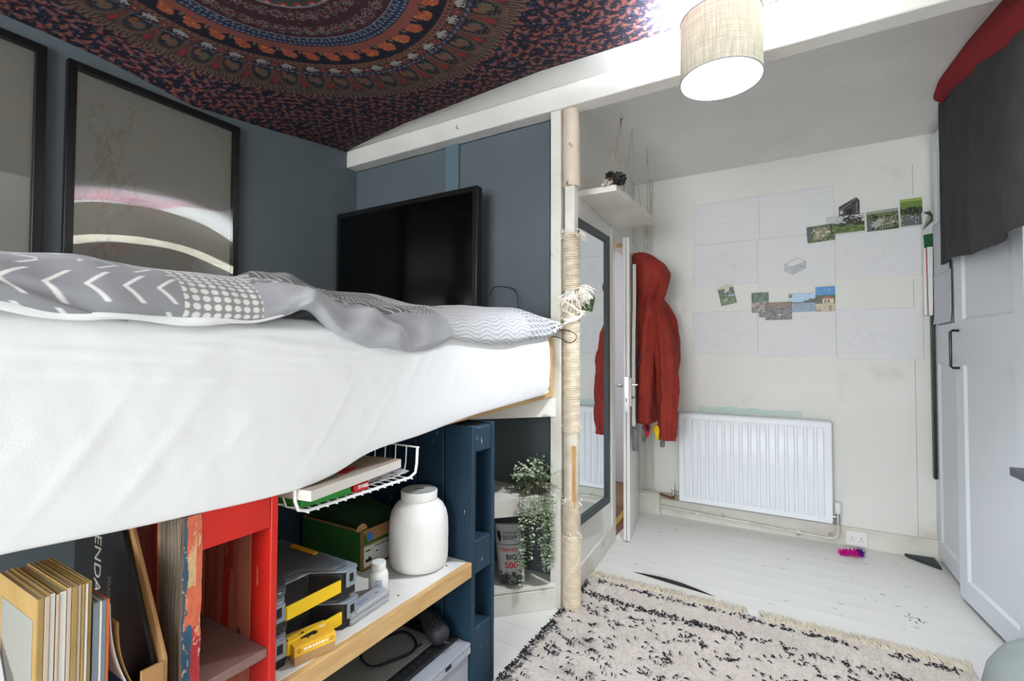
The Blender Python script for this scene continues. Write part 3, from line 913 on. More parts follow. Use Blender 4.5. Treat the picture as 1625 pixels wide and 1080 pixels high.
    m2 = m & (Y >= .93) & (Y < 1.13); C[m2] = dk; C[m2 & ((Y / .024) % 1 < .17)] = white
    m3 = m & (Y >= 1.13) & (Y < 1.19); C[m3 & (((Y + D) / .022) % 1 < .4)] = white
    m4 = m & (Y >= 1.19) & (Y < 1.42); ph = (Y / .020 + np.abs((D / .035) % 1 - .5) * 1.6) % 1; C[m4 & (ph < .3) & ((D / .035) % 1 > .12)] = white * .92
    m5 = m & (Y >= 1.42); C[m5] = lg; C[m5 & (((Y + .4 * D) / .026) % 1 < .3)] = white
    m = (yb >= .615) & (yb < 1.27) & (D <= .15)
    C[m] = np.array([164, 164, 170.]); C[m] *= (1 + .03 * vn(Y * 200, D * 900, 4))[m][:, None]
    m = (yb >= 1.27) & (D <= .22) & (yb < 1.80)                # waffle grid of fine grey lines on white
    C[m] = np.array([196, 195, 196.])
    ln = (((D + .006 * np.sin(Y * 50)) / .0125) % 1 < .24) | ((((Y) / .014) % 1 < .14) & ((D / .025) % 1 < .5)); C[m & ln] = np.array([150, 150, 158.])
    m = (yb >= 1.80) & (yb < 2.03); C[m] = np.array([140, 143, 152.])
    wv = ((D + .45 * Y + .005 * np.sin(Y * 150)) / .021) % 1 < .3; C[m & wv] = white
    m = (yb >= 2.03); C[m] = white
    tri = ((Y / .022) % 1 + (D / .022) % 1 < 1) & (vn(np.floor(Y / .022), np.floor(D / .022), 8) > -.5); C[m & tri] = ch
    hem = (D < .020) & (Y < .62); C[hem] = np.array([234, 232, 230.])
    lim = 2.135 - .092 * np.clip((-1.22 - X) / .18, 0, 1)
    Y = np.where(Y > 1.5, 1.5 + (Y - 1.5) * (lim - 1.5) / (2.135 - 1.5), Y)
    P = np.stack([X, Y, Z], -1)
    o = grid('duvet', P, M_duvet, C, thick=.004, off=-1)
    tag(o, 'rumpled grey and white patchwork duvet with chevrons, dots and stripes', 'duvet')
duvet()
# white inner hem folded below the duvet edge
ys = np.linspace(.05, .66, 120)
hz = np.interp(ys, [0, .226, .32, .48, .58, .66], [1.318, 1.318, 1.306, 1.311, 1.312, 1.325])
Yg, Tg = np.meshgrid(ys, np.linspace(0, 1, 10))
Zg = hz[None] + .008 - Tg * (.014 + .005 * np.sin(ys * 30)[None]) * np.clip((.66 - Yg) / .06, .1, 1)
Xg = -.980 + .003 * np.sin(Yg * 40) + .005 * np.sin(Tg * PI)
o = grid('duvet_hem', np.stack([Xg, Yg, Zg], -1), M_sheet, None, bpy.data.objects['duvet'], thick=.002, label='plain white folded hem')

# foam wedges at the bed corner
def lump(name, c, r, m, seed, n=14, parent=None):
    b = MB(); R = []
    for i in range(n):
        a = PI * (i + .5) / n
        R.append([])
        for k in range(2 * n):
            w = 2 * PI * k / (2 * n)
            q = 1 + .22 * float(fbm(np.array(3 + math.sin(a) * math.cos(w) * 1.7 + seed), np.array(5 + math.cos(a) * 1.7 + math.sin(w) * 1.1), seed))
            R[-1].append((c[0] + r[0] * q * math.sin(a) * math.cos(w), c[1] + r[1] * q * math.sin(a) * math.sin(w), c[2] - r[2] * q * math.cos(a)))
    return b.rings(R).build(name, m, parent)
tag(lump('foam_wedge', (-1.012, 2.055, 1.105), (.012, .028, .022), M_cream, 3), 'upper torn cream foam scrap wedged at the mattress corner by the white board', 'foam scrap')
tag(lump('foam_wedge', (-1.012, 2.02, 1.068), (.016, .045, .016), M_cream, 8), 'lower torn cream foam scrap lying on the bed rail end', 'foam scrap')
# cables at the foot of the bed
cb = MB().tube(smooth([(-1.06, 2.15, 1.356), (-1.0, 2.15, 1.362), (-.95, 2.14, 1.362), (-.905, 2.13, 1.348), (-.89, 2.13, 1.33), (-.905, 2.135, 1.308), (-.94, 2.14, 1.302), (-.985, 2.145, 1.325), (-1.03, 2.15, 1.332), (-1.06, 2.15, 1.33)]), .0022, 6)
tag(cb.build('cable', M_matblack), 'thin black cable looping out past the wrapped post at the bed end', 'cable')
cb = MB().tube(smooth([(-1.40, 2.16, 1.56), (-1.385, 2.17, 1.60), (-1.34, 2.18, 1.605), (-1.28, 2.19, 1.59), (-1.25, 2.19, 1.55), (-1.24, 2.19, 1.47), (-1.2, 2.18, 1.42)]), .0025, 6)
tag(cb.build('cable', M_matblack), 'black cable arching down the blue wall beside the television', 'cable')

# ------------------------------------------------------------------ storage below the bed
def under_bed():
    # blue pallet standing upright
    t = thing('blue_pallet', (-1.5, 1.505, 0), 'dark blue painted wooden pallet standing upright beside the shelves', 'pallet')
    x = -1.0
    for k in range(7):
        MB().box(x - .126, x, 1.43, 1.45, 0, .985).build('board', M_bluepal, t, bevel=.003)
        MB().box(x - .126, x, 1.56, 1.58, 0, .985).build('board', M_bluepal, t, bevel=.003)
        x -= .136 if k else .132
    st = [(1.45, 0), (1.56, 0), (1.56, .235), (1.535, .25), (1.475, .25), (1.45, .235)]
    for a, b, nm in ((0, .25, 'block'), (.445, .565, 'block'), (.885, .978, 'block')):
        MB().prism([(-1.1, a), (-1.003, a), (-1.003, b), (-1.1, b)], -1.56, -1.45, basis((0, 0, 0), (1, 0, 0), (0, 0, 1))).build(nm, M_bluepal, t, bevel=.006)
    MB().box(-1.09, -1.07, 1.45, 1.56, .25, .445).box(-1.09, -1.07, 1.45, 1.56, .565, .885).build('stringer', M_bluedark, t)
    # red pallet standing upright
    t = thing('red_pallet', (-1.5, .56, 0), 'worn red painted pallet standing upright with one weathered, flaking edge', 'pallet')
    HT = .935
    cv = Cv(.092, HT, .0018, (104, 93, 80))
    g = fbm(cv.X * 70, cv.Y * 6, 3, 5) + .35 * np.sin(cv.X * 500 + 5 * fbm(cv.X * 20, cv.Y * 8, 4, 3))
    cv.c += g[..., None] * np.array([34, 30, 27.])
    w_ = fbm(cv.X * 24, cv.Y * 5, 8, 4) > .32
    cv.c[w_] = cv.c[w_] * .5 + np.array([176, 108, 72]) * .5
    k_ = (cv.X < .010 + .006 * fbm(cv.Y * 20, cv.Y * 0, 2, 2)); cv.c[k_] = np.array([168, 104, 74])
    X, Z = np.meshgrid(np.linspace(-1.092, -1.0005, cv.W), np.linspace(0, HT, cv.H))
    grid('bare_face', np.stack([X, .4752 - .0016 * fbm(X * 60, Z * 9, 3, 3), Z], -1), M_paintwood, cv.c, t, label='weathered bare grey wood face')
    cv = Cv(.037, HT, .0016, (172, 44, 50))
    u, v = cv.X / .037, cv.Y
    n1, n2 = fbm(cv.X * 45, cv.Y * 9, 21, 5), fbm(cv.X * 60, cv.Y * 13, 31, 5)
    m_ = (u + .30 * n1 < .62) & (v < .84); cv.c[m_] = (46, 82, 108)
    m_ = (v > .72 + .05 * n2) & (u + .25 * n1 > .22); cv.c[m_] = (206, 104, 74)
    m_ = (v > .80) & (n2 > .18) & (u < .7); cv.c[m_] = (206, 168, 126)
    m_ = (v > .75) & (np.abs(u - .15 - .2 * n1) < .13); cv.c[m_] = (52, 84, 104)
    m_ = (np.abs(n1 * .9 + n2 * .4) < .022); cv.c[m_] = (206, 168, 140)
    m_ = (u < .09 + .05 * n2) | (n2 < -.62); cv.c[m_] = (120, 96, 80)
    cv.c *= (1 + .10 * fbm(cv.X * 160, cv.Y * 80, 5, 3))[..., None]
    Y, Z = np.meshgrid(np.linspace(.4752, .512, cv.W), np.linspace(0, HT, cv.H))
    Y = Y + (cv.X / .037 > .97) * .0022 * fbm(Z * 30, Z * 0, 7, 3)
    grid('flaking_face', np.stack([-.9995 + .0012 * fbm(cv.X * 90, cv.Y * 40, 9, 3), Y, Z], -1), M_paintwood, cv.c, t, label='post face with flaking blue, red and salmon paint')
    MB().box(-1.092, -1.002, .4765, .512, 0, HT).build('post', M_weather, t)
    MB().box(-1.02, -1.0, .512, .655, .862, .955).build('top_board', M_red, t, bevel=.003)
    MB().box(-1.072, -.998, .655, .672, 0, .935).build('board', M_red, t, bevel=.003)
    MB().box(-1.262, -1.075, .655, .670, 0, .935).build('worn_board', M_redfade, t)
    cv = Cv(.187, HT, .003, (178, 92, 74))
    n1, n2 = fbm(cv.X * 22, cv.Y * 3.2, 41, 5), fbm(cv.X * 60, cv.Y * 5, 43, 4)
    cv.c += n2[..., None] * np.array([26, 24, 22.])
    m_ = n1 > .10; cv.c[m_] = np.array([186, 34, 22]) + n2[m_][:, None] * 16
    m_ = (n1 > .02) & (n1 <= .10); cv.c[m_] = (150, 52, 40)
    m_ = cv.X > .150 + .02 * n1; cv.c[m_] = (186, 104, 84)
    cv.ell(.148, .60, .007, .012, (92, 40, 32)); cv.ell(.165, .35, .008, .014, (92, 40, 32))
    X, Z = np.meshgrid(np.linspace(-1.262, -1.0752, cv.W), np.linspace(0, HT, cv.H))
    grid('stripped_paint_face', np.stack([X, .6542 - .0008 * n1, Z], -1), M_paintwood, cv.c, t, label='worn face with faded, stripped red paint')
    for k in range(4):
        MB().box(-1.40 - .135 * k, -1.27 - .135 * k, .655, .670, 0, .93).build('board', M_red if k % 2 else M_redfade, t, bevel=.002)
    for k in range(3):
        MB().box(-1.30 - .15 * k, -1.17 - .15 * k, .512, .53, 0, .93).build('inner_board', M_redfade, t, bevel=.002)
    MB().box(-1.6, -1.005, .512, .655, .58, .60).build('middle_board', M_pinkboard, t, bevel=.002)
    # back board & left bay shelf
    t = thing('side_shelf', (-1.3, .24, .56), 'low shelf board under the bed carrying the magazines', 'shelf')
    MB().box(-1.6, -.985, .0, .474, .575, .595).build('board', M_pinkboard, t)
    MB().box(-1.6, -1.56, .0, .474, 0, .575).build('leg', M_bluedark, t)
    MB().box(-1.03, -.99, .0, .02, 0, .575).build('leg', M_bluedark, t)
    t = thing('shelf_unit', (-1.3, 1.05, 0), 'white shelf with a pine front edge between the red and blue pallets', 'shelf')
    MB().box(-1.62, -1.02, .674, 1.428, .484, .5).build('shelf_board', M_melamine, t, bevel=.0015)
    MB().box(-1.02, -1.0, .674, 1.428, .448, .4995).build('front_edge', M_pine, t, bevel=.0015)
    MB().box(-1.66, -1.62, .674, 1.428, 0, .9).build('back_panel', M_bluedark, t)
    d = MB()
    for y, xx in ((.70, -1.06), (.75, -1.05), (1.12, -1.06), (1.36, -1.06)):
        d.lathe([(.001, 0), (.0035, 0), (.0035, .0006), (.001, .0006)], (xx, y, .5), 10)
    d.build('screw_heads', M_dark, t, kind='stuff')
under_bed()

def basket():
    t = thing('wire_basket', (-1.18, .93, .86), 'white wire basket hanging under the bed base, holding a flat box', 'basket')
    y0, y1, z0, z1 = .722, 1.138, .872, .960
    def U(x, r, n=6, zt=z1):
        return [(x, y0 - .006, zt), (x, y0 - .003, z0 + .03), (x, y0 + .006, z0 + .008), (x, y0 + .03, z0), (x, y1 - .03, z0), (x, y1 - .006, z0 + .010), (x, y1, z0 + .035), (x, y1 + .003, zt)]
    MB().tube(U(-1.006, .0042), .0042, 8).build('front_rod', M_wire, t)
    for k in range(1, 8):
        MB().tube(U(-1.006 - .045 * k, .002), .0019, 6).build('wire', M_wire, t)
    for k in range(14):
        y = y0 + .028 + k * .0277
        MB().tube([(-.997, y, z0 - .003), (-1.36, y, z0 - .003)], .0018, 5).build('cross_wire', M_wire, t)
    MB().tube([(-1.0, y1 + .003, z1 - .002), (-1.36, y1 + .003, z1 - .002)], .0026, 6).build('top_rod', M_wire, t)
    MB().tube([(-1.0, y0 - .006, z1 - .002), (-1.36, y0 - .006, z1 - .002)], .0026, 6).build('top_rod', M_wire, t)
    # contents
    M = Matrix.Translation((-1.02, 1.085, .905)) @ Matrix.Rotation(math.radians(9), 4, 'Z')
    bx = thing('flat_box', (-1.15, .94, .905), 'flat white cardboard box lying on top in the wire basket', 'box')
    MB().mark().box(-.25, 0, -.36, 0, 0, .024).xf(M).build('body', mat('box_white_card', (214, 208, 200), .6), bx, bevel=.001)
    MB().mark().box(-.2495, -.0005, -.3595, -.0005, .0235, .0255).xf(M).build('lid_face', mat('box_greige_card', (172, 160, 148), .6), bx)
    MB().prism([(-.055, -.125), (-.155, -.28), (-.035, -.20)], .0255, .0262, M).build('red_mark', M_redprint, bx)
    # green packet, black slab, red packet, clear bag
    g = tag(MB().hexa([(-1.02, .745, .876), (-1.01, .89, .876), (-1.10, .89, .876), (-1.12, .745, .876), (-1.018, .745, .898), (-1.012, .888, .898), (-1.10, .89, .898), (-1.12, .745, .898)]).build('packet', mat('bright_green_wrap', (48, 142, 56), .55), bevel=.003),
            'bright green packet in the front left of the wire basket', 'packet')
    tag(MB().box(-1.24, -1.03, .74, .935, .9, .9035).build('case', M_case, bevel=.001), 'thin black case between the green packet and the white box', 'case')
    rp = thing('pocket_knife', (-1.02, .925, .876), 'small rounded red packet with white lettering in the wire basket', 'packet')
    MB().box(-1.045, -1.006, .898, .948, .876, .900).build('body', mat('glossy_red_plastic', (196, 20, 30), .3), rp, bevel=.007, seg=4)
    text('lettering', 'SWISS', basis((-1.0055, .924, .890), (0, 1, 0), (0, 0, 1)), .013, M_whiteprint, rp, bold=.0004)
    # crumpled clear plastic bag
    n = 26; Yg, Xg = np.meshgrid(np.linspace(.955, 1.11, n), np.linspace(-1.16, -1.01, n))
    Zg = .8765 + .012 + .012 * fbm(Yg * 40, Xg * 40, 6, 3)
    o = grid('plastic_bag', np.stack([Xg, Yg, np.clip(Zg, .8765, .903)], -1), mat('crumpled_clear_film', (220, 222, 226), .12, alpha=.5), None, smooth=False)
    tag(o, 'crumpled clear plastic bag under the white box in the basket', 'bag')
basket()

def strokes(M, w, h, rows, m, parent, seed=1, name='small_print'):
    r = random.Random(seed); b = MB()
    for j in range(rows):
        x = -w / 2; y = h / 2 - (j + .5) * h / rows
        while x < w / 2:
            L = r.uniform(.06, .16) * w; L = min(L, w / 2 - x)
            b.mark().box(x, x + L, y - h / rows * .26, y + h / rows * .26, 0, .0004).xf(M)
            x += L + .04 * w
    b.build(name, m, parent, smooth=False, kind='stuff')

def shelf_items():
    # big white tub
    c = (-1.152, 1.318, .5)
    t = thing('white_tub', c, 'large plain white plastic tub with a screw lid on the shelf', 'tub')
    pr = [(.0, 0), (.078, 0), (.094, .006), (.1015, .022), (.103, .05), (.1035, .12), (.102, .165), (.096, .192), (.084, .214), (.068, .228), (.061, .234), (.060, .245)]
    MB().lathe([(max(r, .001), z) for r, z in pr], c, 56).build('body', M_whitep, t, ang=60)
    MB().lathe([(.0605, .236), (.0635, .237), (.064, .262), (.062, .265), (.001, .2652)], c, 56).build('screw_lid', M_whitep, t)
    MB().lathe([(.001, .2652), (.0605, .2654), (.0605, .2662), (.001, .2662)], c, 56).build('lid_disc', M_lid, t, label='grey top of the lid')
    MB().tube([(c[0] - .012, c[1] - .01, .7665), (c[0], c[1], .7668), (c[0] + .010, c[1] + .014, .7665)], .0014, 6).build('pen_mark', M_ink, t)
    # pill bottle
    c = (-1.125, 1.10, .5)
    t = thing('pill_bottle', c, 'small white pill bottle with pale blue lettering in front of the green box', 'bottle')
    MB().lathe([(.001, 0), (.027, 0), (.030, .004), (.030, .058), (.027, .068), (.021, .074), (.020, .08)], c, 36).build('body', M_whitep, t)
    MB().lathe([(.0215, .076), (.0225, .077), (.0225, .095), (.021, .098), (.001, .0985)], c, 36).build('cap', M_whitep, t)
    d = Vector((.72, -.69, 0)).normalized(); sx = Vector((.69, .72, 0))
    strokes(basis(Vector(c) + d * .0303 + Vector((0, 0, .040)), sx, (0, 0, 1)), .020, .026, 5, M_bluetext, t)
    MB().mark().box(-.012, .010, -.003, .003, 0, .0006).xf(basis(Vector(c) + d * .0302 + Vector((0, 0, .012)), sx, (0, 0, 1))).build('print_block', M_ink, t)
    # grey spectacle-like case
    c = Vector((-1.082, 1.005, .5))
    t = thing('plastic_case', tuple(c), 'long rounded grey plastic case with blue print at the shelf front', 'case')
    M = Matrix.Translation(c) @ Matrix.Rotation(math.radians(4), 4, 'Z')
    MB().mark().box(-.026, .026, -.078, .078, 0, .017).xf(M).build('base', M_silver, t, bevel=.004, seg=3)
    MB().mark().box(-.0265, .0265, -.0785, .0785, .0168, .0335).xf(M).build('lid', M_silver, t, bevel=.005, seg=3)
    strokes(M @ basis((.004, -.018, .0335), (0, 1, 0), (-1, 0, 0)), .05, .012, 2, M_bluetext, t, 3)
    strokes(M @ basis((.004, .045, .0335), (0, 1, 0), (-1, 0, 0)), .014, .010, 1, M_bluetext, t, 4)
    # yellow matchbox-like box
    c = Vector((-1.053, .800, .5))
    M = Matrix.Translation(c) @ Matrix.Rotation(math.radians(-15), 4, 'Z')
    t = thing('small_box', tuple(c), 'small yellow and kraft card box with a black bug-shaped print', 'box')
    MB().mark().box(-.035, .035, -.050, .050, 0, .024).xf(M).build('tray', mat('kraft_card', (178, 142, 98), .7), t, bevel=.001)
    MB().mark().box(-.036, .036, -.051, .051, .022, .046).xf(M).build('sleeve', M_ybox, t, bevel=.001)
    bp = MB()
    for (x, y, rx, ry) in ((0, -.010, .012, .017), (.004, .008, .008, .009), (-.006, -.012, .015, .005)):
        bp.prism([(x + rx * math.cos(a * PI / 8), y + ry * math.sin(a * PI / 8)) for a in range(16)], .0461, .0465 + .0001 * len(bp.v) / 64, M)
    for a in range(7):
        w = a * .9
        bp.prism([(.004 * math.cos(w + 1.6), -.01 + .004 * math.sin(w + 1.6)), (.022 * math.cos(w), -.01 + .025 * math.sin(w)), (.004 * math.cos(w - 1.6), -.01 + .004 * math.sin(w - 1.6))], .0461, .0464, M)
    bp.build('insect_print', M_ink, t, smooth=False)
    text('lettering', 'SET', M @ basis((-.012, .036, .0462), (0, 1, 0), (-1, 0, 0)), .014, M_whiteprint, t, bold=.0005)
    strokes(M @ basis((.036, 0, .034), (0, 1, 0), (0, 0, 1)), .058, .009, 1, M_whiteprint, t, 6)
    dd = MB()
    for yy in (-.040, .040):
        for q in range(5):
            dd.mark().box(.036, .0364, yy + .004 * math.cos(q * 1.26) - .0012, yy + .004 * math.cos(q * 1.26) + .0012, .034 + .004 * math.sin(q * 1.26) - .0012, .034 + .004 * math.sin(q * 1.26) + .0012).xf(M)
    dd.build('dot_prints', M_ink, t, kind='stuff')
    # open green cardboard box
    t = thing('cardboard_box', (-1.5, 1.27, .5), 'open green and brown shoe box behind the white tub', 'box')
    x1, x0, y0, y1, z1 = -1.278, -1.60, 1.176, 1.385, .637
    w = .003
    MB().box(x0, x1, y0, y0 + w, .5, z1).build('side_panel', M_green, t)
    MB().box(x0, x1, y1 - w, y1, .5, z1).build('side_panel', M_green, t)
    MB().box(x1 - w, x1, y0 + w, y1 - w, .5, z1).build('end_panel', M_card, t)
    MB().box(x0, x0 + w, y0 + w, y1 - w, .5, z1).build('end_panel', M_card, t)
    MB().box(x0, x1, y0, y1, .5, .503).build('base', M_card, t)
    MB().box(x0, x1, y0 - .0008, y0 - .0001, .631, .6385).box(x1 - .012, x1, y0 - .0008, y0 - .0001, .5, .631).build('bare_edge', M_card, t)
    MB().box(x1, x1 + .0008, y0 + .004, y1, .586, .628).build('green_band', M_green, t)
    MB().box(x1 + .0002, x1 + .0012, y0 + .006, y1 - .03, .512, .580).build('paper_label', M_label, t)
    MB().box(x1 + .0012, x1 + .0018, y0 + .012, y0 + .034, .562, .568).build('label_mark', M_green, t)
    MB().prism([(y0 + .012, .526), (y0 + .04, .526), (y0 + .04, .534), (y0 + .028, .544), (y0 + .022, .536), (y0 + .012, .538)], x1 + .0012, x1 + .0018, basis((0, 0, 0), (0, 1, 0), (0, 0, 1))).build('shoe_print', M_ink, t, smooth=False)
    strokes(basis((x1 + .0012, y0 + .09, .571), (0, 1, 0), (0, 0, 1)), .07, .007, 1, M_ink, t, 8)
    strokes(basis((x1 + .0012, y0 + .065, .552), (0, 1, 0), (0, 0, 1)), .010, .009, 1, M_ink, t, 9)
    strokes(basis((x1 + .0012, y0 + .055, .528), (0, 1, 0), (0, 0, 1)), .02, .006, 1, M_greyprint, t, 10)
    MB().hexa([(x1, y0 + .006, .634), (x1 + .002, y0 + .006, .632), (x1 + .002, y1, .632), (x1, y1, .634), (x1 + .010, y0 + .01, .600), (x1 + .012, y0 + .01, .601), (x1 + .012, y1, .601), (x1 + .010, y1, .600)]).build('end_flap', M_card, t)
    MB().prism([(y0 + .022 + .013 * math.cos(a * PI / 8), .616 + .015 * math.sin(a * PI / 8)) for a in range(16)], x1 + .011, x1 + .0122, basis((0, 0, 0), (0, 1, 0), (0, 0, 1))).build('blue_sticker', M_bluestk, t, smooth=False)
    MB().prism([(y0 + .0 + .024 * math.cos(a * PI / 8), .640 + .022 * math.sin(a * PI / 8)) for a in range(9)], x1 - .008, x1 - .005, basis((0, 0, 0), (0, 1, 0), (0, 0, 1))).build('lid_tab', M_card, t, smooth=False)
    MB().hexa([(x0, y0 + .004, .60), (x1 - .01, y0 + .004, .60), (x1 - .01, y1, .60), (x0, y1, .60), (x0, y0 + .03, .69), (x1 - .03, y0 + .05, .605), (x1 - .03, y1, .64), (x0, y1, .70)]).build('crumpled_lid', mat('dark_green_card', (30, 62, 34), .8), t, smooth=False)
    # stacked organiser cases
    proto = organiser(0)
    tag(proto, 'black tool organiser with clear lid and yellow handle, upper of the stack', 'tool case', 'tool organisers stacked on the shelf')
    c2 = clone(proto, 0, .004, -.086, 'black tool organiser with clear lid and yellow handle, lower of the stack', 'tool organisers stacked on the shelf')
    # dim things at the back of the shelf
    tag(MB().box(-1.58, -1.44, .80, .92, .5, .66).build('storage_tin', mat('dim_teal_tin', (24, 84, 96), .5), bevel=.008), 'dim teal box at the dark back of the shelf', 'box')

def organiser(dz):
    x0, x1, y0, y1 = -1.40, -1.058, .695, .955
    z0 = .586
    t = thing('tool_organiser', (-1.2, .825, z0), 'x', 'x')
    xr = x1 - .075             # bottom of the handle recess
    pl = [(x0, y0), (x1 - .012, y0), (x1, y0 + .008), (x1, y0 + .036), (x1 - .012, y0 + .046), (xr, y0 + .085), (xr, y1 - .105), (x1 - .012, y1 - .062), (x1, y1 - .052), (x1, y1 - .008), (x1 - .010, y1), (x0, y1)]
    MB().prism(pl, z0, z0 + .066).build('body', M_case, t, bevel=.003)
    p2 = [(x * 1.0 + (.004 if x > -1.2 else -.003), y + (.004 if y > .82 else -.004)) for x, y in pl]
    MB().prism(p2, z0 + .0665, z0 + .0715).build('clear_lid_rim', M_clear, t, bevel=.002)
    p3 = [(x - (.016 if x > -1.2 else -.016), y + (-.014 if y > .82 else .014)) for x, y in pl]
    MB().prism(p3, z0 + .0715, z0 + .083).build('clear_lid', M_cleartop, t, bevel=.004)
    MB().prism([(x1 - .006, y0 + .040), (x1 + .002, y0 + .043), (x1 + .002, y1 - .057), (x1 - .006, y1 - .054)], z0 + .018, z0 + .050).build('handle', M_yellow, t, bevel=.0015)
    for yc in (y0 + .018, y1 - .026):
        l = MB()
        zt, zb = z0 + .068, z0 + .026
        l.box(x1 + .002, x1 + .007, yc - .016, yc - .008, zb, zt).box(x1 + .002, x1 + .007, yc + .008, yc + .016, zb, zt).box(x1 + .002, x1 + .007, yc - .008, yc + .008, zb, zb + .010).box(x1 + .002, x1 + .007, yc - .008, yc + .008, zt - .008, zt)
        la = l.build('latch', M_clear, t)
        MB().box(x1 + .0005, x1 + .005, yc - .007, yc + .007, zb + .012, zt - .010).build('catch', M_ink, t)
    MB().prism([(x0 + .10, y1 - .042), (x0 + .21, y1 - .042), (x0 + .21, y1 - .028), (x0 + .10, y1 - .028)], z0 + .083, z0 + .090).build('yellow_clip', mat('amber_clip', (226, 158, 22), .45), t, bevel=.002)
    # shapes under the lid
    q = MB()
    r = random.Random(4)
    for i in range(10):
        for j in range(4):
            a, b = x0 + .03 + i * .024, y0 + .05 + j * .045
            q.box(a, a + .02, b, b + .03, z0 + .0662, z0 + .068 + r.random() * .002)
    q.build('contents', mat('brown_small_parts', (92, 74, 50), .7, c2=(200, 160, 80), scale=60), t, kind='stuff')
    return t
shelf_items()

def lower_bay():
    t = thing('storage_box', (-1.25, 1.14, 0), 'low clear plastic storage box on the floor below the white shelf', 'storage box')
    x0, x1, y0, y1, z1 = -1.56, -1.012, .70, 1.425, .205
    w = .004
    MB().box(x0, x1, y0, y0 + w, 0, z1).box(x0, x1, y1 - w, y1, 0, z1).box(x1 - w, x1, y0 + w, y1 - w, 0, z1).box(x0, x0 + w, y0 + w, y1 - w, 0, z1).box(x0, x1, y0, y1, 0, .004).build('tub', M_haze, t)
    MB().box(x0 - .0, x1 + .012, y0 - .005, y1 + .002, z1, z1 + .014).build('lid', M_haze, t, bevel=.005)
    MB().box(x1 + .006, x1 + .013, y0, y1, z1 - .022, z1).build('lid_lip', M_haze, t, bevel=.003)
    for yy in (1.13, 1.28):
        MB().box(x1 + .0125, x1 + .015, yy, yy + .03, z1 - .008, z1 + .004).build('clip', M_ink, t, bevel=.001)
    tr = thing('drawing_tray', (-1.22, 1.1, .2195), 'black framed tray with a grey metal sheet lying on the storage box', 'tray')
    z = .2195
    MB().box(-1.52, -1.05, .72, 1.415, z, z + .012).build('tray', M_case, tr, bevel=.002)
    MB().box(-1.50, -1.10, .95, 1.36, z + .0122, z + .016).build('metal_sheet', M_silverpage, tr)
    for k in range(22):
        y = .74 + k * .03
        MB().box(-1.090, -1.062, y, y + .022, z + .012, z + .0145).build('rib', M_matblack, tr)
    # rotary tool with air slots
    c = Vector((-1.10, 1.355, z + .050)); ax = Vector((.25, -.10, -.06)).normalized(); ax = Vector((.55, .55, -.62)).normalized()
    ax = Vector((.62, -.25, -.18)).normalized()
    t = thing('power_tool', (c.x, c.y, z + .013), 'black corded power tool with slotted vents in the dark under the shelf', 'power tool')
    u = ax.cross(Vector((0, 0, 1))).normalized(); v = u.cross(ax)
    R = []
    for s, r in ((-.20, .012), (-.19, .018), (-.13, .021), (-.07, .026), (-.05, .034), (0, .037), (.03, .036), (.042, .028), (.048, .012)):
        R.append([tuple(c + ax * s + (u * math.cos(k * PI / 14) + v * math.sin(k * PI / 14)) * r) for k in range(28)])
    MB().rings(R).build('housing', mat('charcoal_plastic', (46, 47, 50), .5), t)
    for k in range(5):
        a = 2.0 - k * .36
        p = c + (u * math.cos(a) + v * math.sin(a)) * .0365
        MB().tube([p - ax * .030, p + ax * .016], .0026, 6).build('vent_slot', M_ink, t)
    MB().tube([c + ax * .046, c + ax * .06, c + ax * .075 + Vector((0, .012, .0)), c + ax * .07 + Vector((.0, .035, -.012))], [.006, .005, .0036, .003], 8).build('cord_relief', M_matblack, t)
    zc = z + .019
    pts = []
    for i in range(60):
        w = i / 59 * 2 * PI * 2.1
        pts.append((-1.20 + .075 * math.cos(w) + .01 * math.sin(w * 3), 1.22 + .10 * math.sin(w) + .01 * i / 59, zc + .004 * (1 + math.sin(w * 1.7)) * .8))
    pts = [(-1.12, 1.30, zc + .004)] + pts
    tag(MB().tube(pts, .0028, 6).build('cable', M_matblack), 'looped black cord lying on the grey metal sheet', 'cord')
lower_bay()

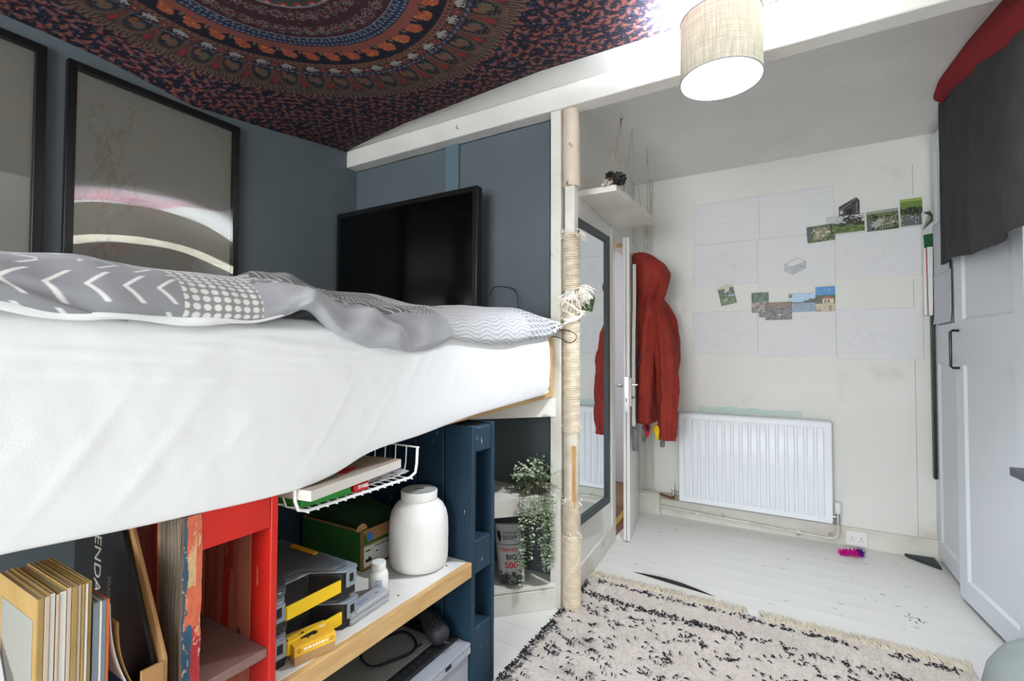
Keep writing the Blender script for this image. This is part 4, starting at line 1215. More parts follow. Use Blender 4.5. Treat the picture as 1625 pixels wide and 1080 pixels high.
# ------------------------------------------------------------------ magazines in the left bay
def magazines():
    zb = .5955
    r = random.Random(3)
    y = .2705
    specs = [('tan', .0075), ('magpink', .006), ('magwhite', .0062), ('magpink', .004), ('magwhite', .0085), ('magpink', .0052), ('tan', .0075), ('magpink', .0042), ('tan', .0038), ('magwhite', .0035), ('tan', .0048)]
    mm = {'tan': M_tan, 'magpink': M_magpink, 'magwhite': M_magwhite}
    M_pg = mat('magazine_pages', (150, 140, 122), .85)
    pos = ['first of the row, its framed cover facing out', 'second in the row, behind the framed cover', 'third in the row', 'fourth in the row', 'fifth in the row, with the widest white spine',
           'sixth in the row', 'seventh in the row', 'eighth in the row', 'ninth in the row', 'tenth in the row', 'last of the tan-edged row, next to the blue-grey ones']
    nm = {'tan': 'tan-spined magazine', 'magpink': 'faded cream-pink spined magazine', 'magwhite': 'white-spined magazine'}
    for i, (k, w) in enumerate(specs):
        h = .283 + r.uniform(-.002, .002)
        x1 = -.98 + r.uniform(-.002, .001)
        t = thing('magazine', (-1.07, y + w / 2, zb), nm[k] + ', ' + pos[i], 'magazine', 'magazines standing under the bed')
        MB().box(x1 - .176, x1 - .002, y + .0012, y + w - .0012, zb, zb + h - .0015).build('pages', M_pg, t)
        MB().box(x1 - .178, x1, y, y + .0009, zb, zb + h).build('front_cover', M_tan, t)
        MB().box(x1 - .178, x1, y + w - .001, y + w - .0002, zb, zb + h).build('back_cover', M_tan, t)
        MB().box(x1 - .0018, x1 + .0004, y, y + w - .0002, zb, zb + h).build('spine', mm[k], t, bevel=.0006)
        if i == 0:
            cv = Cv(.142, .235, .003, (150, 150, 142))
            cv.fill([(0, 0), (.142, 0), (.142, .06), (.06, .13), (0, .17)], (96, 100, 96))
            cv.fill([(0, .02), (.05, .0), (.1, .0), (.03, .12), (0, .14)], (184, 190, 190))
            cv.line(0, .15, .11, .0, .006, (58, 54, 48))
            X, Z = np.meshgrid(np.linspace(x1 - .16, x1 - .018, cv.W), np.linspace(zb + .012, zb + .247, cv.H))
            grid('cover_picture', np.stack([X, np.full_like(X, y - .0006), Z], -1), M_print, cv.c, t, thick=.0004)
        y += w + .0004
    y += .002
    for i, (m_, w, lab) in enumerate(((M_magblue, .006, 'thin blue-grey booklet beside the tan magazines'), (M_magwhite, .003, 'thin white booklet between the blue-grey booklets'),
                                 (M_magblue, .005, 'thin blue-grey booklet next to the orange one'), (M_magorange, .004, 'thin orange booklet beside the black calendar'))):
        t = thing('booklet', (-1.06, y + w / 2, zb), lab, 'booklet', 'thin booklets under the bed')
        MB().box(-1.13, -.979, y + .0006, y + w - .0006, zb, zb + .246).build('pages', M_pg, t)
        MB().box(-1.132, -.977, y, y + .0005, zb, zb + .248).box(-1.132, -.977, y + w - .0005, y + w, zb, zb + .248).box(-.978, -.9765, y, y + w, zb, zb + .248).build('cover', m_, t)
        y += w + .0005
    # curling white papers
    for j, (dx, lab, mt) in enumerate(((0, 'white paper sheet curling sideways beside the booklets', M_magwhite), (.012, 'tan backing card curling behind the white sheet', mat('tan_backing', (150, 112, 66), .7)))):
        n = 24
        S, U = np.meshgrid(np.linspace(0, 1, n), np.linspace(0, 1, 8))
        Y = y + .003 + dx + .075 * (1 - S) ** 2.2
        Z = zb + .004 + S * (.232 - dx * 3)
        X = -1.10 + U * .118
        tag(grid('paper_sheet', np.stack([X, Y, Z], -1), mt, None, thick=.0012), lab, 'paper')
    tag(MB().box(-1.10, -1.0, y + .028, y + .034, zb, zb + .09).build('postcard', mat('blue_print_card', (52, 100, 158), .5)), 'blue printed card low between the curling paper and the calendar', 'card')
    # black calendar in a cardboard magazine file
    t = thing('calendar', (-1.2, .430, zb), 'large black calendar with grey lettering leaning in the cardboard file', 'calendar')
    Yc = .428
    MB().prism([(-1.345, zb), (-.995, zb), (-.995, zb + .10), (-1.145, zb + .345), (-1.345, zb + .345)], -Yc - .006, -Yc, basis((0, 0, 0), (1, 0, 0), (0, 0, 1))).build('cover', M_calendar, t)
    text('title_lettering', 'ENDANGERED', basis((-1.228, Yc - .0004, zb + .138), (0, 0, -1), (1, 0, 0)), .044, mat('title_grey', (150, 146, 136), .7), t)
    text('lettering', '2020 CALENDAR', basis((-1.172, Yc - .0004, zb + .135), (0, 0, -1), (1, 0, 0)), .021, mat('subtitle_grey', (104, 100, 94), .7), t)
    f = thing('magazine_file', (-1.15, .45, zb), 'brown card magazine file with a slanted front edge, holding the calendar', 'magazine file')
    sl = [(-1.35, zb), (-.978, zb), (-.978, zb + .105), (-1.135, zb + .352), (-1.35, zb + .352)]
    MB().prism(sl, -.446, -.4395, basis((0, 0, 0), (1, 0, 0), (0, 0, 1))).build('side_panel', M_card, f, bevel=.0008)
    MB().box(-.982, -.976, .405, .4395, zb, zb + .102).build('front_panel', M_card, f, bevel=.0008)
    MB().box(-1.35, -.982, .405, .4395, zb, zb + .003).build('base', M_card, f)
magazines()

# ------------------------------------------------------------------ corner shelf behind the blue pallet
def corner_shelf():
    A, B, Cc, D = (-1.010, 2.172), (-1.56, 1.605), (-1.56, 2.238), (-1.046, 2.238)
    t = thing('corner_shelf', (-1.3, 2.0, 0), 'white painted corner shelf unit between the blue pallet and the post', 'shelf')
    def diag(z0, z1, th=.018):
        return [A, (A[0] - th * .7, A[1] + th * .7), (B[0] - th * .7 + .02, B[1] + th * .7 + .02), B], z0, z1
    top = [(-1.02, 2.180), (B[0], 1.62), Cc, (-1.046, 2.238)]
    for z, th in ((.537, .016), (.105, .016)):
        MB().prism(top, z - th + .014, z + .014).build('shelf_top', M_dirty, t, smooth=False)
    for z0, z1 in ((.464, .553), (.103, .121), (.0, .099), (.936, 1.03)):
        p, a, b = diag(z0, z1)
        MB().prism(p, a, b).build('front_board', M_dirty, t, bevel=.002)
corner_shelf()

def seed_bag():
    c = Vector((-1.205, 2.075, .1195))
    t = thing('seed_bag', tuple(c), 'silver-grey bag of seeds with black and red lettering and a wolf head', 'bag')
    fdir = Vector((.50, -.866, 0)); sx = Vector((.866, .50, 0))
    R = []
    n = 32
    prof = [(0, .80), (.012, .96), (.06, 1.0), (.15, 1.02), (.22, 1.0), (.26, .95), (.283, .9), (.287, .93)]
    for z, k in prof:
        dpt = .040 * (1 - max(0, (z - .18) / .13) ** 1.5 * .85) * (1.0 if z > .01 else .8)
        ring = []
        for i in range(n):
            w = 2 * PI * i / n
            q = 1 + .03 * math.sin(5 * w + z * 60)
            ring.append(tuple(c + sx * (.064 * k * math.cos(w) * q) + fdir * (-.0 + dpt * math.sin(w) * q) + Vector((-.0, 0, z)) - sx * (.03 * z / .29)))
        R.append(ring)
    MB().rings(R).build('bag_body', M_foil, t, ang=70)
    def on(u, z, dep=.001):
        zz = z
        d = .040 * (1 - max(0, (z - .18) / .13) ** 1.5 * .85)
        uu = u / .064
        return c + sx * (u - .03 * z / .29) + fdir * (d * math.sqrt(max(.05, 1 - uu * uu)) * 1.03 + dep) + Vector((0, 0, z))
    def wrap(o, z0, size):
        me = o.data; o0 = Vector(t['_o'])
        for v in me.vertices:
            u, z = v.co.x, v.co.y
            v.co = on(u, z, .0006 + v.co.z * .3) - o0
        me.update()
    for body, u, z, sz, m, xs, bd in (('ТАМБОВСКИЙ', .010, .250, .0125, M_ink, .80, .0001), ('ВОЛКЪ', .010, .228, .026, M_ink, .80, .0003),
                                  ('СЕМЕЧКИ', -.004, .172, .0225, M_redprint, .80, .0003), ('BIG', .006, .137, .034, M_ink, 1.0, .0006), ('500', .002, .098, .040, M_redprint, 1.1, .0007)):
        M0 = Matrix.Translation(Vector(t['_o'])) @ Matrix.Translation((u, z, 0))
        o = text('lettering', body, M0, sz, m, t, xscale=xs, bold=bd)
        wrap(o, z, sz)
    def flat(name, polys, m, dep):
        b = MB()
        for p in polys:
            b.prism(p, 0, .0004)
        o = b.build(name, m, t, smooth=False)
        o0 = Vector(t['_o'])
        for v in o.data.vertices:
            w = v.co + o0
            v.co = on(w.x, w.y, dep + w.z) - o0
    flat('wolf_head_print', [[(-.052, .262), (-.046, .254), (-.040, .263), (-.037, .245), (-.034, .232), (-.038, .218), (-.042, .205), (-.047, .215), (-.053, .232), (-.054, .248)]], M_ink, .0008)
    flat('dark_print_band', [[(x0, .196), (x0 + .012, .196), (x0 + .012, .199), (x0, .199)] for x0 in np.arange(-.055, .05, .0121)], M_ink, .0006)
    flat('ground_print', [[(x0, .006), (x0 + .0095, .006), (x0 + .0095, .062 + .012 * math.sin(x0 * 190)), (x0, .062 + .012 * math.sin(x0 * 190 + 1))] for x0 in np.arange(-.056, .046, .0096)], mat('seed_heap_print', (44, 48, 46), .5, c2=(120, 124, 120), scale=60, lo=.5, hi=.6), .0006)
seed_bag()

def plant():
    c = Vector((-1.115, 2.165, .5515))
    t = thing('trailing_plant', tuple(c), 'trailing plant with small sage green leaves spilling over the corner shelf', 'plant')
    MB().lathe([(.001, 0), (.036, 0), (.046, .06), (.048, .062), (.043, .062), (.04, .052), (.001, .052)], c, 24).build('pot', M_soil, t)
    r = random.Random(12)
    stems = MB(); leaves = [MB(), MB()]
    def leaf(mb, p, d, s):
        d = Vector(d).normalized(); up = Vector((r.uniform(-.4, .4), r.uniform(-.4, .4), 1)).normalized()
        sd = d.cross(up).normalized(); up = sd.cross(d)
        n = len(mb.v)
        pts = [p, p + d * s * .35 + sd * s * .38 + up * s * .04, p + d * s * .8 + sd * s * .30, p + d * s, p + d * s * .8 - sd * s * .30, p + d * s * .35 - sd * s * .38 + up * s * .04]
        mid = p + d * s * .5 - up * s * .08
        mb.v += [tuple(q) for q in pts] + [tuple(mid)]
        for i in range(6): mb.f.append((n + i, n + (i + 1) % 6, n + 6))
    nf = Vector((.72, -.69, 0))
    # mound of short shoots
    for i in range(95):
        a = r.uniform(0, 2 * PI); L = r.uniform(.05, .135); el = r.uniform(.15, 1.3)
        d = Vector((math.cos(a) * math.cos(el), math.sin(a) * math.cos(el) * .55, math.sin(el) * .75))
        p = c + Vector((r.uniform(-.03, .03), r.uniform(-.02, .01), .05)); pts = [p]
        for k in range(7):
            d = (d + Vector((0, -.02, -.10))).normalized(); p = p + d * L / 7
            if p.y > 2.215: p.y = 2.215
            pts.append(p)
            for s_ in (-1, 1):
                sd = Vector((d.y, -d.x, .3)) * s_ + d * .4 + Vector((r.uniform(-.4, .4), r.uniform(-.4, .1), r.uniform(-.3, .4)))
                leaf(leaves[r.random() < .3], p, sd, r.uniform(.014, .021))
        stems.tube(pts, .0009, 4)
    # hanging vines over the shelf's front
    front = lambda s: Vector((-1.015 - .212 * s, 2.166 - .218 * s, 0))
    vines = [(.64, .44), (.60, .30), (.52, .15), (.46, .30), (.40, .24), (.36, .10), (.32, .27), (.27, .20), (.24, .33), (.20, .38), (.16, .28), (.12, .36), (.08, .33), (.56, .36), (-.16, .13), (-.12, .09), (.22, .37), (.14, .375)]
    for s, L in vines:
        f0 = front(s) + nf * r.uniform(.012, .03)
        p0 = c + Vector((r.uniform(-.03, .03), -.01, .07))
        edge = f0 + Vector((0, 0, .565 + r.uniform(0, .01)))
        pts = [p0, (p0 + edge) / 2 + Vector((0, 0, .03)), edge]
        p = edge.copy()
        n = max(3, int((L) / .0165))
        for k in range(n):
            p = p + Vector((r.uniform(-.0025, .0025), r.uniform(-.0025, .0025), -.0165)); pts.append(p.copy())
            a0 = r.uniform(0, PI)
            for s_ in (0, PI):
                sd = Vector((math.cos(a0 + s_), math.sin(a0 + s_), r.uniform(-.5, .2)))
                if sd.dot(nf) < -.3: sd = sd - nf * sd.dot(nf) * 1.4
                leaf(leaves[r.random() < .25], p, sd, r.uniform(.014, .021))
        stems.tube(pts, .001, 4)
    stems.build('stems', M_stem, t, kind='stuff')
    for k, m_ in enumerate((M_leaf, M_leafd)):
        leaves[k].build('leaves', m_, t, kind='stuff')
plant()



# ------------------------------------------------------------------ post wrapped in rope
def post():
    cx, cy = -.948, 2.204
    t = thing('scratching_post', (cx, cy, 0), 'tall timber post wrapped in frayed pale rope as a cat scratcher, floor to ceiling beam', 'post')
    def seg(name, z0, z1, r, m, label=None, wob=0, n=20):
        R = []
        k = max(2, int((z1 - z0) / .02))
        for i in range(k + 1):
            z = z0 + (z1 - z0) * i / k
            R.append([(cx + (r + wob * float(fbm(np.array(z * 14), np.array(a * .7), 3, 2))) * math.cos(2 * PI * a / n), cy + (r + wob * float(fbm(np.array(z * 11 + 3), np.array(a * .7), 5, 2))) * math.sin(2 * PI * a / n), z) for a in range(n)])
        return MB().rings(R).build(name, m, t, label=label)
    MB().box(cx - .026, cx + .026, cy - .026, cy + .026, 0, 2.466).build('timber', M_dirty, t, bevel=.004)
    seg('papered_top', 2.08, 2.465, .043, M_postp, 'stained cream wrapping on the top of the post', .004)
    MB().box(cx - .012, cx + .0335, cy - .0345, cy - .030, .50, .80).build('bare_wood_strip', M_postw, t, label='bare orange wood strip')
    seg('fabric_sleeve', .36, .53, .043, mat('worn_cloth_wrap', (206, 192, 172), .9, c2=(182, 164, 142), scale=20, bump=.6, bscale=50), 'worn cloth wrap low on the post', .007)
    seg('torn_sleeve', .53, .92, .0385, mat('torn_pale_wrap', (214, 204, 188), .9, c2=(192, 178, 158), scale=16, bump=.5, bscale=40), 'torn pale wrap on the post', .004)
    seg('rope_core', .0, .36, .0435, M_rope)
    def coil(z0, z1, r, w):
        turns = (z1 - z0) / w; n = int(turns * 14)
        pts = [(cx + r * math.cos(i / 14 * 2 * PI), cy + r * math.sin(i / 14 * 2 * PI), z0 + (z1 - z0) * i / n + .0012 * math.sin(i * .37)) for i in range(n + 1)]
        MB().tube(pts, w * .5, 5).build('rope_coil', M_rope, t)
    coil(.86, 1.50, .039, .0085)
    coil(1.56, 1.84, .039, .0085)
    coil(.02, .36, .042, .010)
    f = MB(); r = random.Random(9)
    def fray(z, n, L, up=0, a0=-2.6, a1=.6):
        for i in range(n):
            a = r.uniform(a0, a1); p = Vector((cx + .042 * math.cos(a), cy + .042 * math.sin(a), z + r.uniform(-.02, .02)))
            d = Vector((math.cos(a), math.sin(a), r.uniform(-.6, .9) + up)); pts = [p]
            for k in range(4):
                d = (d + Vector((r.uniform(-.4, .4), r.uniform(-.4, .4), -.35))).normalized(); p = p + d * L * r.uniform(.12, .3); pts.append(p)
            f.tube(pts, [.0016, .0022, .002, .0016, .0008], 4)
    fray(1.84, 34, .05, .4); fray(1.52, 70, .055); fray(1.56, 30, .09, 0, -.6, .3); fray(1.46, 20, .045); fray(.9, 5, .02); fray(.53, 16, .02); fray(.37, 16, .02)
    f.build('frayed_strands', M_fray, t, kind='stuff')
    k = MB()
    for j in range(9):
        z = 1.545 - j * .018
        r_ = .046 + .006 * math.sin(j * 2)
        k.tube([(cx + r_ * math.cos(w), cy + r_ * math.sin(w), z + .030 * math.sin(w * 1.0 + j) + .004 * math.sin(3 * w)) for w in np.linspace(0, 2 * PI, 22)[:-1]], .0065, 6, True)
    k.build('unravelled_wraps', M_fray, t, kind='stuff')
post()

# ------------------------------------------------------------------ mirror on the slanted wall
def mirror():
    y0, y1, z0, z1 = 2.29, 2.80, .358, 1.958
    t = thing('wall_mirror', (xw(2.6), 2.63, z0), 'tall charcoal-framed mirror reflecting the red jacket and radiator', 'mirror')
    a = Vector((-.986, y0, 0)); b = Vector((-.9825, y1, 0)); d = (b - a).normalized(); n = Vector((d.y, -d.x, 0))
    M = basis((a.x, a.y, 0), d, (0, 0, 1)) ; L = (b - a).length
    w = .037; dz = .03
    def bx(m, u0, u1, v0, v1, w0, w1):
        m.mark().box(u0, u1, v0, v1, w0, w1).xf(M)
    for nm, q in (('frame_side', (0, w, z0, z1)), ('frame_side', (L - w, L, z0, z1)), ('frame_rail', (w, L - w, z0, z0 + w)), ('frame_rail', (w, L - w, z1 - w, z1))):
        m = MB(); bx(m, *q, .002, dz); m.build(nm, M_mframe, t, bevel=.002)
    m = MB(); bx(m, w - .003, L - w + .003, z0 + w - .003, z1 - w + .003, .004, .016); m.build('glass', M_mirror, t, smooth=False)
mirror()

# ------------------------------------------------------------------ the room door, almost closed, and its furniture
DA, DB = Vector((-.941, 3.16, 0)), Vector((-1.063, 3.835, 0))
Dd = (DB - DA).normalized(); Dn = Vector((Dd.y, -Dd.x, 0))      # Dn points into the room
def dpt(u, w, z): return DA + Dd * u + Dn * w + Vector((0, 0, z))
def dbox(m, u0, u1, w0, w1, z0, z1):
    m.hexa([dpt(u0, w0, z0), dpt(u0, w1, z0), dpt(u1, w1, z0), dpt(u1, w0, z0), dpt(u0, w0, z1), dpt(u0, w1, z1), dpt(u1, w1, z1), dpt(u1, w0, z1)])
    return m
def door():
    L = (DB - DA).length
    d = dbox(MB(), 0, L, -.042, 0, .008, 2.03).build('door_1', M_white, origin=DA, bevel=.002)
    struct(d)
    dbox(MB(), -.0012, .001, -.0235, -.0205, .01, 2.028).build('edge_crack', M_dark, d, smooth=False)
    dbox(MB(), -.002, .001, -.032, -.010, .86, 1.09).build('lock_faceplate', M_steel, d)
    dbox(MB(), -.004, -.0015, -.026, -.016, .99, 1.01).build('latch_bolt', M_steel, d)
    dbox(MB(), -.0035, -.0015, -.025, -.017, .925, .95).build('key_bolt', M_copper, d)
    dbox(MB(), .022, .065, 0, .008, .895, 1.085).build('handle_plate', M_whitep, d, bevel=.002)
    MB().tube([dpt(.043, .006, 1.04), dpt(.043, .045, 1.04), dpt(.05, .05, 1.04), dpt(.14, .052, 1.038)], .008, 10).build('lever_handle', M_steel, d)
    MB().tube([dpt(.043, .006, .955), dpt(.043, .028, .955)], [.007, .010], 10).build('thumb_turn', M_steel, d)
    MB().tube([dpt(.043, -.042, 1.03), dpt(.043, -.078, 1.03), dpt(.05, -.083, 1.03), dpt(.12, -.085, 1.028)], .008, 10).build('lever_handle', M_steel, d)
    for z in (1.7,):
        MB().tube([dpt(.33, 0, z + .03), dpt(.33, .035, z + .03), dpt(.33, .05, z + .05)], .006, 8).build('coat_hook', M_steel, d)
door()

def jacket():
    t = thing('hooded_jacket', dpt(.33, .1, .70), 'rust red hooded jacket hanging on the back of the open door', 'jacket')
    def P(u, w, z): return dpt(u, w, z)
    n = 40
    def loft(name, secs, m, amp=.004, seed=1, frq=9, parent=t, label=None, ca=True, cb=True):
        """secs: (u, w, z, ru, rw) superellipse-ish"""
        k = len(secs); zz = np.linspace(0, k - 1, k * 7)
        A = np.array(secs, float)
        S = np.array([np.interp(zz, range(k), A[:, j]) for j in range(5)]).T
        ker = np.hanning(9)[1:-1]; ker /= ker.sum()
        S2 = np.apply_along_axis(lambda v: np.convolve(np.pad(v, 3, 'edge'), ker, 'valid'), 0, S)
        R = []
        for i, (u, w, z, ru, rw) in enumerate(S2):
            ring = []
            for a in range(n):
                th = 2 * PI * a / n
                q = amp * float(fbm(np.array(th * 1.9 + z * 3), np.array(z * frq + 2 * math.sin(th)), seed, 3)) + amp * .5 * math.sin(th * 7 + z * 6 + seed)
                ring.append(tuple(P(u + (ru + q) * math.cos(th), w + (rw + q) * math.sin(th), z)))
            R.append(ring)
        return MB().rings(R, ca, cb).build(name, m, parent, ang=75, label=label)
    # body, hem at the bottom to the neck
    loft('body', [(.31, .085, .772, .225, .070), (.31, .088, .79, .24, .082), (.31, .088, .95, .245, .080), (.31, .09, 1.2, .235, .084), (.31, .098, 1.42, .22, .098), (.312, .108, 1.54, .20, .104), (.31, .11, 1.62, .165, .098), (.30, .105, 1.69, .13, .085), (.29, .10, 1.76, .11, .078)], M_coat, .016, 2, 14)
    # hood, drooping outwards
    loft('hood', [(.30, .098, 1.60, .11, .078), (.28, .102, 1.67, .145, .092), (.26, .118, 1.74, .165, .118), (.25, .124, 1.81, .17, .128), (.24, .105, 1.88, .155, .108), (.235, .075, 1.93, .12, .076), (.235, .052, 1.96, .06, .04)], M_coat, .012, 5)
    loft('hood_fold', [(.20, .175, 1.60, .03, .02), (.19, .195, 1.66, .06, .035), (.18, .205, 1.73, .07, .040), (.19, .20, 1.79, .06, .034), (.20, .18, 1.83, .03, .018)], M_coat, .006, 6)
    # near sleeve hanging in front of the body, far sleeve behind it
    loft('sleeve', [(.15, .232, .665, .050, .050), (.15, .233, .68, .058, .056), (.15, .236, .82, .066, .062), (.16, .236, 1.0, .074, .068), (.17, .225, 1.2, .080, .072), (.19, .202, 1.38, .082, .070), (.23, .17, 1.52, .075, .060), (.25, .14, 1.62, .05, .042)], M_coat, .014, 8, 16)
    loft('sleeve', [(.50, .20, .80, .05, .052), (.50, .205, .82, .056, .06), (.50, .225, 1.0, .065, .068), (.47, .235, 1.3, .08, .078), (.44, .225, 1.50, .085, .075), (.41, .18, 1.60, .07, .06), (.38, .14, 1.67, .04, .04)], M_coat, .011, 10)
    # open front edge turned to the camera: pale lining, dark zip, collar flap
    def ribbon(name, path, w0, m, th=.004):
        b = MB()
        for (u0, a0, z0), (u1, a1, z1) in zip(path[:-1], path[1:]):
            b.hexa([P(u0, a0, z0), P(u0, a0 + w0, z0), P(u0 + th, a0 + w0, z0), P(u0 + th, a0, z0), P(u1, a1, z1), P(u1, a1 + w0, z1), P(u1 + th, a1 + w0, z1), P(u1 + th, a1, z1)])
        return b.build(name, m, t)
    ribbon('lining', [(.052, .010, .76), (.046, .010, 1.0), (.050, .010, 1.2), (.07, .010, 1.4), (.09, .012, 1.56), (.10, .012, 1.66), (.08, .014, 1.75), (.075, .014, 1.86)], .022, M_lining)
    MB().tube([P(.044, .04, .76), P(.040, .04, 1.0), P(.045, .04, 1.2), P(.064, .042, 1.4), P(.086, .045, 1.5), P(.11, .052, 1.62)], .0028, 6).build('zip', M_coatdark, t)
    MB().tube([P(.077, .045, 1.16), P(.085, .090, 1.31)], .0055, 6).build('pocket_zip', M_coatdark, t)
    # seams
    for pts in ([(.075, .135, 1.02), (.10, .19, 1.04)],):
        pass
    g = thing('grey_garment', dpt(.3, .06, .62), 'grey jersey garment hanging behind the red jacket', 'garment')
    for q in ((.05, .03, .03, .018, .60), (.16, .20, .05, .016, .62), (.20, .08, .16, .012, .66)):
        u, w, ru, rw, zb = q
        R = [[tuple(P(u + ru * (1 + .12 * math.sin(3 * a + z * 20)) * math.cos(a), w + rw * math.sin(a), z)) for a in np.linspace(0, 2 * PI, 15)[:-1]] for z in np.linspace(zb, .745, 9)]
        MB().rings(R).build('hanging_fold', M_greycloth, g)
    # gloves peeping out below the hem
    def glove(nm, u, w, z, m, lab, seed, tl):
        q = thing(nm, P(u, w, z), lab, 'glove', 'gloves hanging under the red jacket')
        r = [[tuple(P(u + a_ * math.cos(a), w + b_ * math.sin(a), zz)) for a in np.linspace(0, 2 * PI, 15)[:-1]] for zz, a_, b_ in ((z + .06, .034, .020), (z + .045, .040, .024), (z + .03, .046, .028), (z + .005, .048, .026))]
        MB().rings(r).build('palm', m, q)
        for k in range(4):
            MB().tube([P(u - .034 + k * .0225, w, z + .02), P(u - .036 + k * .0235, w + .004, z - .012), P(u - .037 + k * .0240, w + .004, z - .030 - (k in (1, 2)) * .008)], [.0125, .012, .009], 8).build('finger', m, q)
        MB().tube([P(u - .03, w + .004, z + .05), P(u - .046, w + .01, z + .03), P(u - .05, w + .012, z + .008)], [.010, .0095, .007], 8).build('thumb', tl, q)
    glove('glove', .16, .095, .715, M_redglove, 'red glove hanging just below the jacket hem', 1, M_ink)
    glove('glove', .17, .165, .700, M_yelglove, 'yellow glove hanging below the jacket hem beside the sleeve', 2, M_yelglove)
jacket()

# ------------------------------------------------------------------ suspended shelf, strings and hooks
def hung_shelf():
    t = thing('suspended_shelf', (-.89, 2.8, 2.1), 'white board shelf hung on strings high above the mirror', 'shelf')
    MB().hexa([(-1.0, 2.41, 2.10), (-.787, 2.416, 2.10), (-.762, 3.175, 2.10), (-1.045, 3.175, 2.10), (-1.0, 2.41, 2.132), (-.787, 2.416, 2.132), (-.762, 3.175, 2.132), (-1.045, 3.175, 2.132)]).build('board', M_dirty, t, bevel=.002)
    hooks = [(-.828, 2.635), (-.830, 2.854), (-.822, 3.224 - .06)]
    ends = [((-.84, 2.48), (-.79, 2.56)), ((-.80, 2.58), (-.79, 2.90)), ((-.785, 3.03), (-.78, 3.12))]
    for (hx, hy), es in zip(hooks, ends):
        h = MB().tube([(hx, hy, 2.62), (hx, hy, 2.606), (hx + .008, hy, 2.600), (hx + .010, hy, 2.590), (hx, hy, 2.582), (hx - .010, hy, 2.590), (hx - .006, hy, 2.600)], .002, 6)
        h.build('ceiling_hook', M_steel, t)
        for ex, ey in es:
            pts = [(hx + (ex - hx) * s, hy + (ey - hy) * s, 2.584 + (2.133 - 2.584) * s) for s in np.linspace(0, 1, 9)]
            MB().tube(pts, .0018, 5).build('string', M_string, t)
    MB().tube([(-.80, 3.12, 2.134), (-.79, 3.14, 2.138), (-.775, 3.15, 2.137), (-.78, 3.165, 2.134)], .003, 6).build('knot', M_string, t)
    # bundle of dark dried leaves hanging by the near end
    b = thing('dried_bundle', (-.80, 2.44, 2.13), 'small dark dried leaf and feather bundle on strings at the shelf end', 'dried bundle')
    r = random.Random(21); L1, L2 = MB(), MB()
    for mb, cnt, c, rad, sz in ((L1, 130, Vector((-.785, 2.44, 2.165)), .042, .030), (L1, 70, Vector((-.83, 2.45, 2.195)), .028, .026), (L2, 60, Vector((-.835, 2.43, 2.150)), .026, .03)):
        for i in range(cnt):
            v = Vector((r.gauss(0, 1), r.gauss(0, 1), r.gauss(0, 1))).normalized()
            p = c + v * rad * r.uniform(.3, 1); p.z = max(p.z, 2.134)
            d = Vector((r.gauss(0, 1), r.gauss(0, 1), r.gauss(0, 1))).normalized(); s = d.cross(v)
            if s.length < .1: continue
            s.normalize(); n = len(mb.v)
            q = [p - d * sz * .5, p + s * sz * .28 + v * .004, p + d * sz * .5, p - s * sz * .28 + v * .004]
            mb.v += [(a.x, a.y, max(a.z, 2.133)) for a in q]; mb.f.append((n, n + 1, n + 2, n + 3))
    L1.build('dark_leaves', M_dry, b, kind='stuff'); L2.build('pale_feathers', M_drypale, b, kind='stuff')
    for k in range(3):
        pts = [(-.828 + .006 * math.sin(s * 7 + k) + .0 * s, 2.633 - .17 * s, 2.584 - .36 * s) for s in np.linspace(0, 1, 14)]
        MB().tube([(x + .004 * (k - 1), y, z) for x, y, z in pts], .0016, 5).build('cord', M_string, b)
hung_shelf()

